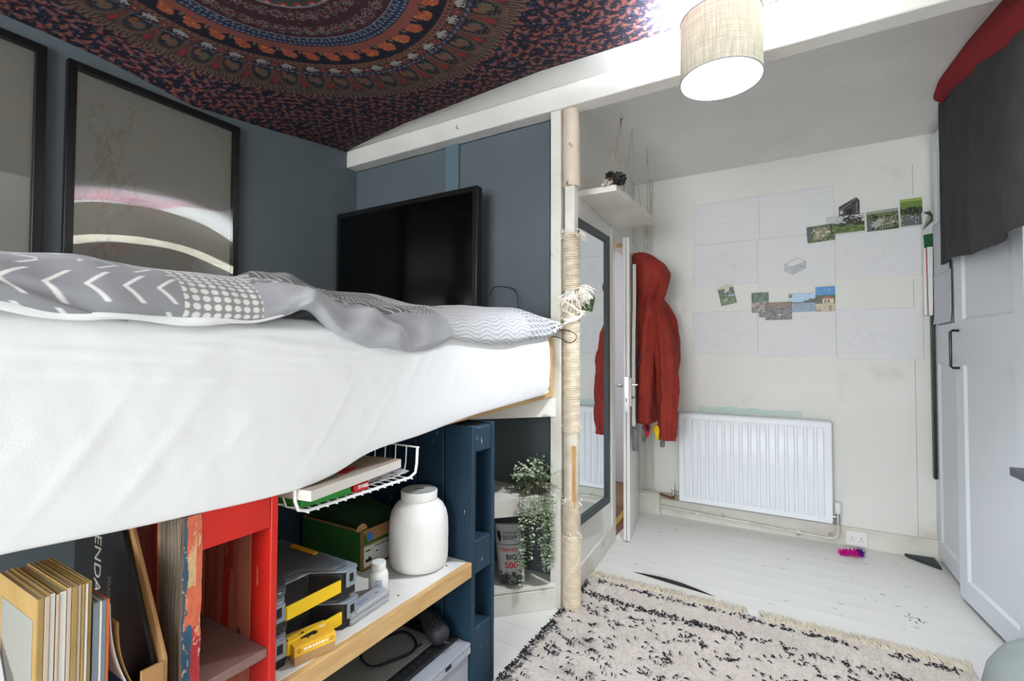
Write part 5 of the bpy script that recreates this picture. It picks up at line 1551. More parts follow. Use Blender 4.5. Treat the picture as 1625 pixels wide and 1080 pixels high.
# ------------------------------------------------------------------ pipes and radiator
def radiator():
    t = thing('radiator', (-.26, 3.79, .15), 'white ribbed panel radiator low on the far wall', 'radiator')
    x0, x1, z0, z1, y = -.745, .214, .152, .806, 3.748
    MB().box(x0, x1, y, y + .014, z0, z1).build('panel', M_rad, t, bevel=.006, seg=3)
    n = 16; p = (x1 - x0 - .07) / n
    def rib(m, xa, xb, d, nm):
        b = MB()
        b.hexa([(xa - .007, y + .001, z0 + .03), (xb + .007, y + .001, z0 + .03), (xb + .007, y + .002, z1 - .030), (xa - .007, y + .002, z1 - .030),
                (xa, y - d, z0 + .055), (xb, y - d, z0 + .055), (xb, y - d, z1 - .05), (xa, y - d, z1 - .05)])
        b = MB()
        A = [(xa - .006, y + .001, z0 + .035), (xb + .006, y + .001, z0 + .035), (xb + .006, y + .001, z1 - .032), (xa - .006, y + .001, z1 - .032)]
        B = [(xa, y - d, z0 + .052), (xb, y - d, z0 + .052), (xb, y - d, z1 - .05), (xa, y - d, z1 - .05)]
        b.v += A + B
        b.f += [(4, 5, 6, 7), (0, 1, 5, 4), (1, 2, 6, 5), (2, 3, 7, 6), (3, 0, 4, 7), (3, 2, 1, 0)]
        return b.build(nm, m, t, bevel=.0018, smooth=True)
    xa = x0 + .035
    r0 = rib(M_rad, xa + .009, xa + p - .013, .0085, 'rib')
    for i in range(1, n):
        c = r0.copy(); COL.objects.link(c); c.location.x += i * p
    MB().box(x0 + .004, x1 - .004, y + .02, y + .075, z1 - .008, z1 + .004).build('top_grille', M_rad, t, bevel=.002)
    g = MB()
    for i in range(60):
        a = x0 + .012 + i * (x1 - x0 - .02) / 60
        g.box(a, a + .009, y + .03, y + .066, z1 + .0035, z1 + .0052)
    g.build('grille_slots', M_radgap, t, kind='stuff')
    MB().box(x0 + .002, x0 + .006, y + .01, y + .075, z0 + .02, z1 - .005).build('side_cover', M_rad, t)
    MB().box(x1 - .004, x1, y + .01, y + .075, z0 + .02, z1 - .005).build('side_cover', M_rad, t)
    MB().box(x0 + .15, x0 + .18, y + .075, YF - .0005, .25, .7).build('wall_bracket', M_rad, t)
    MB().box(x1 - .18, x1 - .15, y + .075, YF - .0005, .25, .7).build('wall_bracket', M_rad, t)
    v = MB().tube([(x0 + .002, 3.79, .20), (x0 - .045, 3.79, .20)], .009, 10); v.build('inlet', M_steel, t)
    lv = MB().tube([(x0 - .05, 3.79, .175), (x0 - .05, 3.79, .215), (x0 - .05, 3.79, .232)], [.011, .012, .008], 12).build('lockshield_valve', M_steel, t)
    MB().tube([(x0 - .05, 3.79, .232), (x0 - .05, 3.79, .262)], [.009, .007], 12).build('valve_cap', M_whitep, t)
    MB().tube([(x1 - .002, 3.79, .19), (x1 + .024, 3.79, .19)], .009, 10).build('inlet', M_steel, t)
    tv_ = MB().tube([(x1 + .028, 3.79, .145), (x1 + .028, 3.79, .17), (x1 + .028, 3.79, .21)], [.010, .013, .012], 12).build('thermostatic_valve', M_steel, t)
    MB().lathe([(.014, .212), (.019, .218), (.0195, .27), (.017, .285), (.001, .287)], (x1 + .028, 3.79, 0), 20).build('valve_head', M_whitep, t)
radiator()

def pipes():
    m_p = mat('painted_pipe', (216, 212, 202), .45, c2=(196, 188, 172), scale=12)
    def pipe(pts, lab, r=.009, m=m_p, name='heating_pipe'):
        o = MB().tube(pts, r, 10).build(name, m)
        return tag(o, lab, 'pipe', 'heating pipes')
    pipe([(-.992, 3.815, .001), (-.992, 3.815, .15), (-1.005, 3.815, .20), (-1.005, 3.82, .5), (-1.0, 3.82, 2.30)], 'vertical white painted pipe nearest the door hinge')
    pipe([(-.952, 3.815, .001), (-.952, 3.815, .15), (-.96, 3.815, .22), (-.96, 3.82, 2.619)], 'vertical white painted pipe, second from the door hinge')
    t = thing('radiator_pipe', (-.86, 3.805, .15), 'short copper elbow pipe feeding the left radiator valve', 'pipe', 'heating pipes')
    MB().tube([(-1.05, 3.805, .170), (-.90, 3.805, .166)], .008, 10).build('painted_length', m_p, t)
    MB().tube([(-.90, 3.805, .166), (-.81, 3.80, .150), (-.797, 3.795, .152), (-.795, 3.79, .165), (-.795, 3.79, .178)], .0085, 10).build('copper_elbow', M_copper, t, label='tarnished bare copper elbow')
    pipe([(-.93, 3.815, .075), (-.4, 3.815, .055), (.10, 3.815, .040), (.19, 3.815, .038), (.225, 3.812, .045), (.242, 3.805, .07), (.242, 3.79, .10), (.242, 3.79, .145)], 'long white pipe running along the skirting under the radiator', .010)
    for x in (-.63, .02):
        MB().box(x - .006, x + .006, 3.803, 3.834, .048, .066).build('pipe_clip', M_whitep, bpy.data.objects['baseboard_far'])
pipes()

def socket():
    t = thing('wall_socket', (.338, 3.83, .008), 'white double plug socket set low on the far skirting', 'socket')
    x0, x1, z0, z1 = .285, .400, .012, .104
    MB().box(x0, x1, 3.822, 3.834, z0, z1).build('plate', M_whitep, t, bevel=.003)
    for xc in (.318, .368):
        h = MB()
        h.box(xc - .002, xc + .002, 3.8215, 3.823, .060, .068).box(xc - .010, xc - .005, 3.8215, 3.823, .046, .050).box(xc + .005, xc + .010, 3.8215, 3.823, .046, .050)
        h.build('pin_holes', M_ink, t, kind='stuff')
        MB().box(xc - .004, xc + .004, 3.8195, 3.8225, .076, .088).build('switch', M_whitep, t, bevel=.001)
socket()

# ------------------------------------------------------------------ drawings and photographs on the far wall
def sheet_on_wall(x0, x1, z0, z1, lab, draw=None, yo=0, tilt=0):
    w, h = x1 - x0, z1 - z0
    cv = Cv(w, h, .0045, (222, 221, 222))
    if draw: draw(cv)
    X, Z = np.meshgrid(np.linspace(x0, x1, cv.W), np.linspace(z0, z1, cv.H))
    Y = YF - .0014 - yo - .0006 * (1 + vn(X * 9, Z * 9, int(abs(x0) * 100))) 
    corner = np.exp(-(((X - x0) / .03) ** 2 + ((Z - z0) / .03) ** 2)) * .003
    o = grid('drawing_sheet', np.stack([X, Y - corner, Z], -1), M_paper, cv.c, None, thick=.0004)
    tag(o, lab, 'drawing')
    return o
PEN = (178, 178, 184)
def faint(seed, n=20):
    def f(cv):
        r = random.Random(seed)
        for i in range(n):
            x, y = r.uniform(.05, cv.w - .08), r.uniform(.04, cv.h - .06)
            for k in range(3):
                x2, y2 = x + r.uniform(-.06, .09), y + r.choice((-.5, .5, 0)) * .08
                x2 = min(max(x2, .01), cv.w - .01); y2 = min(max(y2, .01), cv.h - .01)
                cv.line(x, y, x2, y2, .0012, (205, 205, 209), .6); x, y = x2, y2
    return f
def iso(cv):
    # outlined isometric frame house
    cx, cy = cv.w * .5, cv.h * .42
    def q(a, b, c): return (cx + (a - b) * .5, cy + (a + b) * .26 - .03 + c)
    L, W_, Hh = .15, .10, .045
    P = lambda a, b, c: q(a - L / 2, b - W_ / 2, c)
    col = (150, 150, 156)
    for c in (0, Hh):
        cv.poly([P(0, 0, c), P(L, 0, c), P(L, W_, c), P(0, W_, c), P(0, 0, c)], .0016, col)
    for k in range(8):
        a = L * k / 7; cv.line(*P(a, 0, 0), *P(a, 0, Hh), .0014, col)
    for k in range(6):
        b = W_ * k / 5; cv.line(*P(0, b, 0), *P(0, b, Hh), .0014, col)
    for k in range(7):
        a = L * k / 7; cv.line(*P(a, 0, 0), *P(a + L / 7, 0, Hh), .001, col)
    cv.line(*P(0, 0, Hh / 2), *P(L, 0, Hh / 2), .001, col); cv.line(*P(0, 0, Hh / 2), *P(0, W_, Hh / 2), .001, col)
sheet_on_wall(-.643, -.20, 2.075, 2.385, 'pale drawing sheet at the top left of the wall display', faint(1, 10))
sheet_on_wall(-.198, .25, 2.075, 2.385, 'pale drawing sheet at the top centre, beside the dark barn photo', faint(2, 10))
sheet_on_wall(-.645, -.215, 1.755, 2.072, 'faint pencil drawing sheet in the middle row, left end', faint(3, 26))
sheet_on_wall(-.21, .25, 1.72, 2.068, 'middle sheet with an outlined isometric frame building', iso, .0012)
sheet_on_wall(.252, .70, 1.745, 2.05, 'middle row drawing sheet at the right, below the aerial photos', faint(5, 12))
sheet_on_wall(-.65, -.215, 1.25, 1.565, 'faint drawing sheet in the bottom row, left end', faint(6, 24))
sheet_on_wall(-.213, .25, 1.235, 1.555, 'faint drawing sheet in the bottom row, centre', faint(7, 18))
sheet_on_wall(.252, .70, 1.215, 1.545, 'faint drawing sheet in the bottom row, right end', faint(8, 24))

def photo(x0, x1, z0, z1, lab, kind, seed, ang=0, yo=.003, clip=None):
    w, h = x1 - x0, z1 - z0
    cv = Cv(w, h, .0022, (70, 84, 60)); r = random.Random(seed)
    X, Y = cv.X / w, cv.Y / h
    nz = fbm(X * 9, Y * 7, seed, 4); nz2 = fbm(X * 20, Y * 16, seed + 3, 3)
    def m(mask, c): cv.c[mask] = c
    G1, G2, G3 = (52, 66, 40), (92, 112, 62), (26, 32, 26)
    cv.c[:] = G2; m(nz > .1, G1); m(nz < -.25, G3)
    if kind == 'aerial':
        m(Y > .86, (150, 160, 150)); m((Y > .72) & (Y < .88) & (nz > -.2), (108, 118, 66))
        cv.fill([(w * .12, h * .30), (w * .42, h * .62), (w * .60, h * .52), (w * .30, h * .12)], (170, 168, 160))
        for k in range(6): cv.line(w * (.40 + .08 * k), h * .12, w * (.52 + .08 * k), h * .6, .0022, (150, 146, 130))
        cv.line(0, h * .2, w, h * .34, .003, (176, 170, 160)); m((nz2 > .35) & (Y < .7), (188, 182, 172))
        cv.fill([(0, 0), (0, h * .55), (w * .10, h * .6), (w * .16, h * .0)], (96, 100, 104))
    elif kind == 'house_aerial':
        cv.fill([(w * .18, h * .15), (w * .30, h * .85), (w * .74, h * .85), (w * .88, h * .45), (w * .5, h * .1)], (136, 132, 104))
        for k in range(7): cv.ell(w * r.uniform(.25, .8), h * r.uniform(.3, .8), .006, .005, (220, 216, 206))
        m((nz2 > .4), (196, 190, 182)); cv.fill([(0, 0), (0, h), (w * .16, h * .8), (w * .08, 0)], (86, 92, 96))
    elif kind == 'tree':
        m(Y > .55, (196, 198, 196)); m((Y > .42) & (Y < .98) & (nz2 + .9 * (1 - np.hypot((X - .68) / .34, (Y - .62) / .42)) > .25), (54, 50, 44))
        m((Y < .45), (104, 128, 66)); m((Y < .3) & (nz > .1), (70, 94, 46)); m((Y > .35) & (Y < .52) & (nz > 0), (40, 52, 32))
    elif kind == 'barn':
        cv.c[:] = (58, 58, 62)
        m(nz2 > .2, (92, 92, 96))
        cv.fill([(0, 0), (w * .3, 0), (w * .3, h * .35), (0, h * .5)], (70, 70, 70))
        cv.fill([(w * .36, h * .08), (w * .66, h * .06), (w * .66, h * .42), (w * .36, h * .46)], (20, 20, 24))
        cv.rect(w * .05, w * .18, h * .2, h * .5, (190, 192, 196)); cv.line(w * .86, h * .1, w * .86, h * .7, .002, (150, 150, 154))
        cv.line(0, h * .55, w * .85, h * .97, .0022, (160, 160, 166))
    elif kind == 'valley':
        m(Y > .9, (150, 170, 90)); m((Y > .66) & (Y <= .9), (112, 132, 64)); m((Y > .45) & (Y < .68) & (nz > -.1), (34, 40, 34))
        m((Y < .42) & (nz2 > 0), (120, 124, 126)); cv.fill([(w * .05, 0), (w * .28, h * .38), (w * .8, h * .36), (w * .95, 0)], (90, 96, 100)); m((Y < .4) & (nz2 > .3), (178, 180, 182))
    elif kind == 'river':
        m(Y > .86, (180, 190, 150)); cv.fill([(w * .35, h * .62), (w * .7, h * .7), (w * .78, h * .88), (w * .5, h * .9)], (196, 188, 186))
        cv.fill([(w * .55, h * .42), (w, h * .38), (w, h * .47), (w * .6, h * .5)], (140, 166, 196)); m((Y < .4) & (nz > 0), (70, 104, 48)); cv.ell(w * .35, h * .25, w * .18, h * .05, (150, 158, 120), .4)
    elif kind == 'leaves':
        m(Y > .55, (64, 104, 72)); m((Y > .5) & (nz > .1), (36, 52, 36)); m((Y < .5), (104, 96, 88)); m((Y < .5) & (nz2 > .1), (176, 160, 146)); m((Y < .45) & (nz2 < -.3), (40, 36, 34)); cv.ell(w * .62, h * .3, w * .1, h * .06, (196, 120, 90))
    elif kind == 'crowd':
        cv.c[:] = (74, 70, 74); m(nz2 > .1, (112, 106, 104)); m(nz2 < -.25, (36, 32, 34)); m((Y > .7) & (nz > 0), (120, 90, 50)); cv.ell(w * .55, h * .27, w * .03, h * .05, (230, 230, 226))
    elif kind == 'lake':
        m(Y > .5, (160, 190, 214)); m((Y > .62) & (nz2 > .3), (214, 222, 228)); m((X > .5) & (Y > .48) & (Y < .55 + .4 * (X - .5) + .1 * nz2), (54, 62, 44)); m(Y <= .5, (118, 138, 158)); m((Y <= .5) & (nz2 > .2), (136, 154, 172)); m((np.abs(Y - .5) < .03), (60, 66, 50)); cv.rect(0, w * .13, h * .78, h * .95, (96, 80, 74))
    elif kind == 'villa':
        m(Y > .58, (52, 132, 190)); m((Y > .62) & (nz > .3), (108, 168, 206)); m((Y > .42) & (Y < .66 + .06 * nz) & (X > -1), (60, 74, 44))
        cv.fill([(w * .3, h * .5), (w * .5, h * .6), (w * .9, h * .56), (w * .96, h * .48)], (150, 84, 60)); cv.rect(w * .36, w * .92, h * .32, h * .5, (206, 188, 160)); cv.rect(w * .46, w * .56, h * .35, h * .46, (70, 66, 60)); cv.rect(w * .62, w * .72, h * .35, h * .46, (70, 66, 60)); m(Y < .32, (188, 172, 148)); m((Y < .3) & (nz > .1), (150, 128, 100))
    elif kind == 'palm':
        cv.c[:] = (206, 208, 208); m(Y < .36, (36, 84, 50)); m((Y < .36) & (nz > .2), (24, 60, 38))
        for k in range(9): cv.line(w * 1.0, h * .72, w * (.1 + .05 * k), h * (.55 + .05 * k), .0035, (48, 66, 42))
    C = (x0 + w / 2, z0 + h / 2)
    Xw, Zw = cv.X - w / 2, cv.Y - h / 2
    a = math.radians(ang)
    if kind == 'barn':          # the print is cut along the gable
        top = np.minimum(1, .55 + .47 * X / .86) * h; top = np.where(X > .86, (1.0 - (X - .86) * 1.4) * h, top)
        Zw = cv.Y / h * top - h / 2
    PX = C[0] + Xw * math.cos(a) - Zw * math.sin(a); PZ = C[1] + Xw * math.sin(a) + Zw * math.cos(a)
    o = grid('photo_print', np.stack([PX, np.full_like(PX, YF - yo - .003), PZ], -1), M_print, cv.c, None, thick=.0005)
    tag(o, lab, 'photo')
photo(.092, .25, 2.012, 2.122, 'landscape photo of a house and drive from above, left end of the upper row', 'house_aerial', 3, 3, .0045)
photo(.205, .412, 2.055, 2.172, 'landscape photo of bare trees over a green field in the upper row', 'tree', 5, 1, .0035)
photo(.275, .388, 2.168, 2.282, 'small cut-out photo of a dark gabled barn above the tree photo', 'barn', 7, 0, .004)
photo(.424, .587, 2.048, 2.178, 'landscape photo of fields and yards from above, third in the upper row', 'aerial', 9, 2, .0035)
photo(.597, .705, 2.058, 2.228, 'upright photo of a green valley at the right end of the upper row', 'valley', 11, 1, .0035)
photo(-.468, -.362, 1.612, 1.752, 'tilted upright photo of a garden stream, hanging alone at the left', 'river', 13, 12, .002)
photo(-.252, -.144, 1.545, 1.688, 'upright green photo at the left of the lower photo cluster', 'leaves', 15, 0, .004)
photo(-.205, -.13, 1.512, 1.57, 'dark brown photo scrap peeping out low in the lower cluster', 'crowd', 16, 0, .0035)
photo(-.165, -.003, 1.49, 1.612, 'grey photo of tangled rocks at the bottom of the lower cluster', 'crowd', 17, 0, .006)
photo(-.02, .145, 1.54, 1.668, 'landscape photo of a calm lake in the lower cluster', 'lake', 19, 0, .004)
photo(.137, .247, 1.538, 1.704, 'upright photo of a villa under a blue sky, right of the lower cluster', 'villa', 21, 0, .0055)

# things in the gap between far wall and wardrobe
def gap_things():
    w, h = .055, .225
    cv = Cv(w, h, .0025, (206, 208, 208))
    cv.rect(0, w, 0, .085, (36, 88, 52))
    for k in range(9): cv.line(w * .95, .17, w * (.05 + .06 * k), .12 + .012 * k, .0022, (48, 66, 42))
    for k in range(5): cv.line(w * .95, .17, w * (.2 + .1 * k), .222, .002, (48, 66, 42))
    X, Z = np.meshgrid(np.linspace(.703, .757, cv.W), np.linspace(1.902, 2.13, cv.H))
    s = (X - .703) / .054
    tag(grid('palm_card', np.stack([X + (.012 * (1 - (Z - 1.902) / .228) - .006) * (1 - s), 3.835 - .045 * s, Z], -1), M_print, cv.c, None, thick=.001), 'picture card of palm leaves wedged beside the wardrobe', 'card')
    t = thing('paper_roll', (.718, 3.81, 1.49), 'pair of narrow white boards standing in the gap beside the wardrobe', 'boards')
    MB().hexa([(.697, 3.80, 1.49), (.712, 3.80, 1.49), (.712, 3.835, 1.49), (.697, 3.835, 1.49), (.697, 3.80, 1.90), (.709, 3.80, 1.90), (.709, 3.835, 1.90), (.697, 3.835, 1.90)]).build('board', M_white, t, bevel=.001)
    MB().hexa([(.716, 3.79, 1.487), (.735, 3.79, 1.487), (.735, 3.835, 1.487), (.716, 3.835, 1.487), (.714, 3.79, 1.905), (.741, 3.79, 1.905), (.741, 3.835, 1.905), (.714, 3.835, 1.905)]).build('board', M_white, t, bevel=.001)
    MB().box(.7118, .7145, 3.81, 3.83, 1.495, 1.90).build('dark_edge', M_redglove, t)
    tag(MB().box(.728, .742, 3.79, 3.835, .50, 1.485).build('black_strip', M_black, bevel=.001), 'tall thin black strip standing between far wall and wardrobe', 'strip')
gap_things()

# ------------------------------------------------------------------ wardrobe
def wardrobe():
    t = thing('wardrobe', (1.08, 3.25, 0), 'tall white panelled wardrobe along the right wall', 'wardrobe')
    def fx(y): return .770 + (3.85 - y) * .027       # slightly skewed front plane of the carcass
    y0, y1, zt = 2.655, 3.848, 2.575
    b = MB().prism([(fx(y1) + .004, y1), (fx(y0) + .004, y0), (1.448, y0), (1.448, y1)], .0, .055); b.build('plinth', mat('grey_beige_plinth', (150, 146, 134), .6), t)
    MB().prism([(fx(y1) + .002, y1), (fx(y0) + .002, y0), (1.448, y0), (1.448, y1)], .055, zt).build('carcass', M_ward, t)
    def doorleaf(A, B, z0, z1, nm, handle):
        """A hinge-far point, B; panel door drawn from A to B along the front"""
        A = Vector((A[0], A[1], 0)); B = Vector((B[0], B[1], 0)); d = (B - A).normalized(); n = Vector((d.y, -d.x, 0))
        if n.x > 0: n = -n
        L = (B - A).length
        def bx(m, u0, u1, w0, w1, a, b_):
            q = lambda u, w, z: A + d * u + n * w + Vector((0, 0, z))
            m.hexa([q(u0, w0, a), q(u1, w0, a), q(u1, w1, a), q(u0, w1, a), q(u0, w0, b_), q(u1, w0, b_), q(u1, w1, b_), q(u0, w1, b_)])
            return m
        def chamfer_panel(m, u0, u1, a, b_, dep):
            q = lambda u, w, z: A + d * u + n * w + Vector((0, 0, z))
            k = len(m.v); s = .012
            m.v += [tuple(q(u0, .0, a)), tuple(q(u1, .0, a)), tuple(q(u1, .0, b_)), tuple(q(u0, .0, b_)), tuple(q(u0 + s, -dep, a + s)), tuple(q(u1 - s, -dep, a + s)), tuple(q(u1 - s, -dep, b_ - s)), tuple(q(u0 + s, -dep, b_ - s))]
            m.f += [(k, k + 1, k + 5, k + 4), (k + 1, k + 2, k + 6, k + 5), (k + 2, k + 3, k + 7, k + 6), (k + 3, k, k + 4, k + 7), (k + 4, k + 5, k + 6, k + 7)]
            return m
        rails = [(z0, z0 + .10), (1.20, 1.42), (z1 - .10, z1)]
        sw = .085
        m = MB()
        bx(m, 0, sw, -.02, 0, z0, z1); bx(m, L - sw, L, -.02, 0, z0, z1)
        for a, b_ in rails: bx(m, sw, L - sw, -.02, 0, a, b_)
        dr = m.build(nm, M_ward, t)
        chamfer_panel(MB(), sw, L - sw, rails[0][1], rails[1][0], .011).build('recessed_panel', M_ward, dr, smooth=False)
        chamfer_panel(MB(), sw, L - sw, rails[1][1], rails[2][0], .011).build('recessed_panel', M_ward, dr, smooth=False)
        if handle:
            q = lambda u, w, z: A + d * u + n * w + Vector((0, 0, z))
            h = MB().tube([q(.045, 0, 1.372), q(.045, .026, 1.372), q(.045, .034, 1.364), q(.045, .034, 1.19), q(.045, .026, 1.182), q(.045, 0, 1.182)], .0065, 8)
            h.build('handle', M_black, dr)
        return dr
    doorleaf((.745, 3.845), (.756, 3.315), .035, zt, 'door', False)
    doorleaf((.722, 3.285), (.793, 2.66), .03, zt, 'door', True)
    tag(MB().box(.80, 1.3, 3.40, 3.84, zt + .001, zt + .04).build('cardboard_sheet', M_card), 'brown cardboard edge lying on top of the wardrobe', 'cardboard')
    # papers taped on the far door
    for k, (ya, yb, za, zb_, lab) in enumerate(((3.80, 3.49, 1.62, 2.03, 'plain paper sheet taped high on the far wardrobe door'), (3.81, 3.46, 1.43, 1.72, 'lower paper sheet curling off the far wardrobe door'))):
        Yg, Zg = np.meshgrid(np.linspace(ya, yb, 20), np.linspace(za, zb_, 20))
        Xg = .7440 - k * .0015 + (3.845 - Yg) * .0207 - .002 - .008 * np.exp(-(Zg - za) / .03) * k
        tag(grid('taped_paper', np.stack([Xg, Yg, Zg], -1), mat('plain_sheet_paper', (204, 208, 214), .8), None, thick=.0006), lab, 'paper')
wardrobe()

def towels():
    n = 150
    S, U = np.meshgrid(np.linspace(0, 1, n), np.linspace(0, 1, 120))       # S along (far to near), U down
    Y = 3.375 - S * 1.25
    ztop = 2.606 - .29 * S + .03 * np.sin(S * PI)
    zbot = 1.725 - .055 * S + .012 * np.sin(S * 9)
    Z = ztop + (zbot - ztop) * U
    X = .690 + .012 * np.sin(S * 21 + .6 * np.sin(U * 3)) * (.35 + .65 * U) + .008 * fbm(S * 9, U * 2, 4, 3) + .012 * (1 - U) ** 3
    Y = Y - .03 * U * (S < .02) 
    tag(grid('towel', np.stack([X, Y, Z], -1), M_towel, None, thick=.006), 'large charcoal towel hanging over the wardrobe doors', 'towel')
    n = 60
    S, U = np.meshgrid(np.linspace(0, 1, n), np.linspace(0, 1, 24))
    topx = .012 + np.interp(S, [0, .12, .4, .7, 1], [.655, .635, .66, .70, .76]); topy = np.interp(S, [0, .12, .4, .7, 1], [3.21, 3.06, 2.78, 2.52, 2.2])
    bx_ = .700; by = 3.375 - S * 1.2; bz = 2.600 - .29 * S + .03 * np.sin(S * PI)
    X = topx + (bx_ - topx) * U - .03 * np.sin(U * PI) * (S > .03); Yy = topy + (by - topy) * U
    Z = 2.612 + (bz - 2.612) * U ** 1.3 - .012 * np.sin(U * PI)
    tag(grid('red_cloth', np.stack([X, Yy, np.minimum(Z, 2.615)], -1), M_redcloth, None, thick=.003), 'deep red cloth bulging against the ceiling above the towel', 'cloth')
towels()

# desk corner and bag at the right edge
t = thing('desk', (1.05, 2.3, 0), 'slate grey desk, only its corner showing at the right edge', 'desk')
MB().hexa([(.717, 2.58, .785), (1.44, 2.64, .785), (1.44, 1.9, .785), (.76, 1.9, .785), (.717, 2.58, .817), (1.44, 2.64, .817), (1.44, 1.9, .817), (.76, 1.9, .817)]).build('desktop', M_desk, t, bevel=.002)
MB().box(1.36, 1.40, 2.5, 2.54, 0, .785).build('leg', M_desk, t)
MB().box(1.36, 1.40, 1.95, 1.99, 0, .785).build('leg', M_desk, t)

def floor_bag():
    t = thing('laundry_bag', (.74, 2.35, 0), 'slumped grey-green cloth bag on the floor at the lower right corner', 'bag')
    c = (.80, 2.30)
    R = []
    n = 48
    for z, k in ((.012, .92), (.02, 1.0), (.08, 1.04), (.15, .98), (.20, .88), (.235, .70), (.25, .45), (.255, .2)):
        R.append([(c[0] + (.235 * k + .018 * float(fbm(np.array(math.cos(a) * 2 + 3), np.array(math.sin(a) * 2 + z * 9), 4, 3))) * math.cos(a) , c[1] + (.20 * k + .018 * float(fbm(np.array(math.cos(a) * 2 + 9), np.array(math.sin(a) * 2 + z * 8), 6, 3))) * math.sin(a), z + .018 * math.sin(a * 3 + 1) * k * (z > .1)) for a in np.linspace(0, 2 * PI, n + 1)[:-1]])
    MB().rings(R).build('bag_body', M_bag, t, ang=80)
    tag(MB().hexa([(.76, 2.36, .275), (1.0, 2.40, .285), (1.0, 2.22, .285), (.78, 2.20, .275), (.765, 2.35, .345), (1.0, 2.38, .36), (1.0, 2.23, .36), (.79, 2.22, .345)]).build('black_case', M_matblack, bevel=.012), 'dark case lying on the grey-green bag at the frame edge', 'case')
floor_bag()

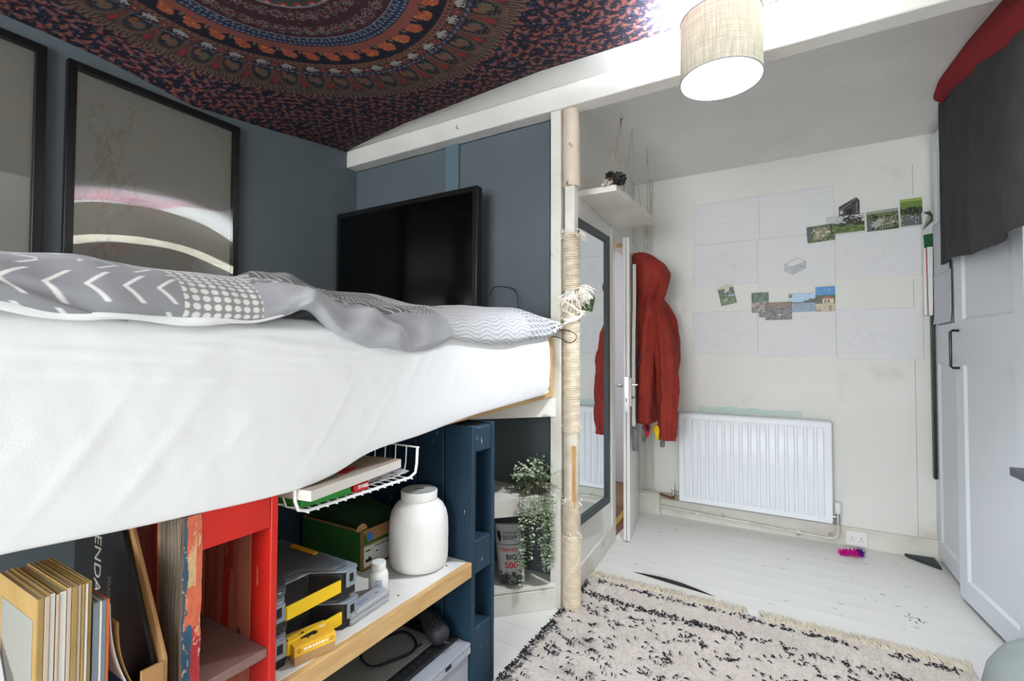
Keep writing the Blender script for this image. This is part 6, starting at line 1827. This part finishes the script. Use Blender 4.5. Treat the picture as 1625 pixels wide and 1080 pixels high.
# ------------------------------------------------------------------ rug
def rug():
    x0, x1, y0, y1 = -.995, .60, .95, 2.565
    cv = Cv(x1 - x0, y1 - y0, .006, (206, 197, 190))
    W, Hh = cv.w, cv.h
    nz = fbm(cv.X * 12, cv.Y * 12, 3, 4)
    cv.c *= (1 + .05 * nz)[..., None]
    cv.c -= (np.clip(fbm(cv.X * 5, cv.Y * 5, 14, 3) - .35, 0, 1) * 120)[..., None] * np.array([1, 1.02, 1.0])
    r = random.Random(8)
    K = MB()
    def left(y): return x0 + .055 * (y1 - y) 
    def dash(x, y, dens=1):
        if x < .004 or x > W - .004 or y < .004 or y > Hh - .004: return
        L = r.uniform(.010, .024); a = r.gauss(PI / 2 + .5, .9)
        dx, dy = math.cos(a) * L / 2, math.sin(a) * L / 2
        cv.line(x - dx, y - dy, x + dx, y + dy, .0022, (48, 48, 56), .8)
        wx, wy = x0 + x, y0 + y
        z = .0118 + r.uniform(0, .002); q = r.uniform(-.3, .3)
        K.tube([(wx - dx, wy - dy, z - .001), (wx - dy * q, wy + dx * q, z + .0012), (wx + dx, wy + dy, z - .001)], [.0020, .0032, .0016], 5)
    def run(pts, n, sp):
        for i in range(n):
            t_ = r.random() * (len(pts) - 1); k = int(t_); f = t_ - k
            x = pts[k][0] + (pts[k + 1][0] - pts[k][0]) * f; y = pts[k][1] + (pts[k + 1][1] - pts[k][1]) * f
            if vn(np.array(x * 23.), np.array(y * 23.), 5) > -.45:
                dash(x + r.gauss(0, sp), y + r.gauss(0, sp))
    run([(.01, Hh - .035), (.3, Hh - .045), (.8, Hh - .035), (1.2, Hh - .04), (W, Hh - .03)], 230, .012)
    run([(.0, Hh - .195), (.4, Hh - .215), (.8, Hh - .20), (W, Hh - .21)], 330, .014)
    run([(.02, Hh - .05), (.018, 0)], 420, .009)
    for j in range(7):                                      # loose diamond lattice in the field
        yb = Hh - .34 - j * .20
        for k in range(8):
            xa = .02 + k * .24 + (.12 if j % 2 else 0)
            q = .10
            run([(xa - .11, yb), (xa, yb + q), (xa + .11, yb), (xa, yb - q), (xa - .11, yb)], 38, .016)
    P = np.stack([cv.X + x0, cv.Y + y0, np.zeros_like(cv.X)], -1)
    P[..., 0] = P[..., 0] + (1 - cv.X / W) * (.04 * (1 - cv.Y / Hh))
    P[..., 2] = .010 + .0022 * fbm(cv.X * 90, cv.Y * 90, 2, 3) + .002 * fbm(cv.X * 14, cv.Y * 14, 9, 2)
    t = thing('rug', ((x0 + x1) / 2, (y0 + y1) / 2, 0), 'cream shaggy rug with broken black lattice lines and a fringe', 'rug')
    grid('woven_field', P, M_rug, cv.c, t, thick=.009)
    K.build('black_tufts', M_tuftk, t, kind='stuff')
    c = MB()
    for i in range(9000):
        x, y = r.uniform(.005, W - .005), Hh - abs(r.gauss(0, .55)) % Hh
        a = r.uniform(0, 2 * PI); L = r.uniform(.006, .014)
        wx, wy = x0 + x + (1 - x / W) * (.04 * (1 - y / Hh)), y0 + y
        z = .0105
        dx, dy = math.cos(a) * L, math.sin(a) * L
        n = len(c.v)
        c.v += [(wx - dy * .18, wy + dx * .18, z), (wx + dy * .18, wy - dx * .18, z), (wx + dx * .6, wy + dy * .6, z + .006), (wx + dx, wy + dy, z + .002)]
        c.f += [(n, n + 1, n + 2), (n, n + 2, n + 3), (n + 1, n + 3, n + 2)]
    c.build('cream_pile', M_tuftc, t, kind='stuff')
    # fringe along the far edge, pulled away for a short stretch
    f = MB()
    x = x0 + .005
    while x < x1:
        wx = x
        if not (-.20 < wx < -.13):
            L = r.uniform(.075, .105)
            dx = r.gauss(-.012, .012)
            yb = y1 - .004
            zz = .010
            f.tube([(wx, yb, zz), (wx + dx * .3 + r.gauss(0, .003), yb + L * .35, zz + r.uniform(.001, .006)), (wx + dx * .8 + r.gauss(0, .003), yb + L * .7, .006), (wx + dx, yb + L, .003)], [.0022, .0026, .0024, .0016], 4)
        x += .0036
    f.build('fringe', M_fringe, t, kind='stuff')
rug()

# ------------------------------------------------------------------ small things on the floor
def fluff():
    t = thing('cat_toy', (.315, 3.66, 0), 'fluffy magenta and purple cat toy on the floor under the socket', 'toy')
    r = random.Random(5)
    for nm, m, cs, n in (('magenta_fluff', M_pink, ((.285, 3.655, .022), (.255, 3.65, .016), (.315, 3.655, .024)), 420), ('purple_fluff', M_purple, ((.345, 3.665, .026),), 240)):
        b = MB()
        for i in range(n):
            c = Vector(cs[i % len(cs)])
            v = Vector((r.gauss(0, 1), r.gauss(0, 1), r.gauss(0, .8))).normalized()
            p = c + v * .004; e = c + v * r.uniform(.018, .036)
            e.z = max(e.z, .001); mid = (p + e) / 2 + Vector((r.gauss(0, .003), r.gauss(0, .003), r.gauss(0, .003))); mid.z = max(mid.z, .001)
            b.tube([p, mid, e], [.0022, .0018, .0006], 3)
        b.build(nm, m, t, kind='stuff')
fluff()
tag(MB().hexa([(.585, 3.835, 0), (.72, 3.79, 0), (.735, 3.68, 0), (.60, 3.80, 0), (.585, 3.835, .016), (.72, 3.80, .030), (.73, 3.70, .022), (.60, 3.805, .013)]).build('slate_piece', M_slate, bevel=.002), 'dark slate wedge on the floor at the foot of the wardrobe', 'slate')
bits = MB(); r = random.Random(77)
for i in range(46):
    x, y = r.uniform(-.85, .65), r.uniform(2.72, 3.75)
    a = r.uniform(-.3, .3); L = r.uniform(.002, .014); w = r.uniform(.0006, .0016)
    bits.mark().box(-L, L, -w, w, 0, .0006).xf(Matrix.Translation((x, y, 0)) @ Matrix.Rotation(a, 4, 'Z'))
for i in range(16):
    bits.mark().box(-.006, .006, -.0018, .0018, 0, .0006).xf(Matrix.Translation((.50 + r.gauss(0, .022), 2.95 + r.gauss(0, .02), 0)) @ Matrix.Rotation(r.uniform(0, 3), 4, 'Z'))
bits.build('paint_chips', M_dark, bpy.data.objects['floor'], kind='stuff')
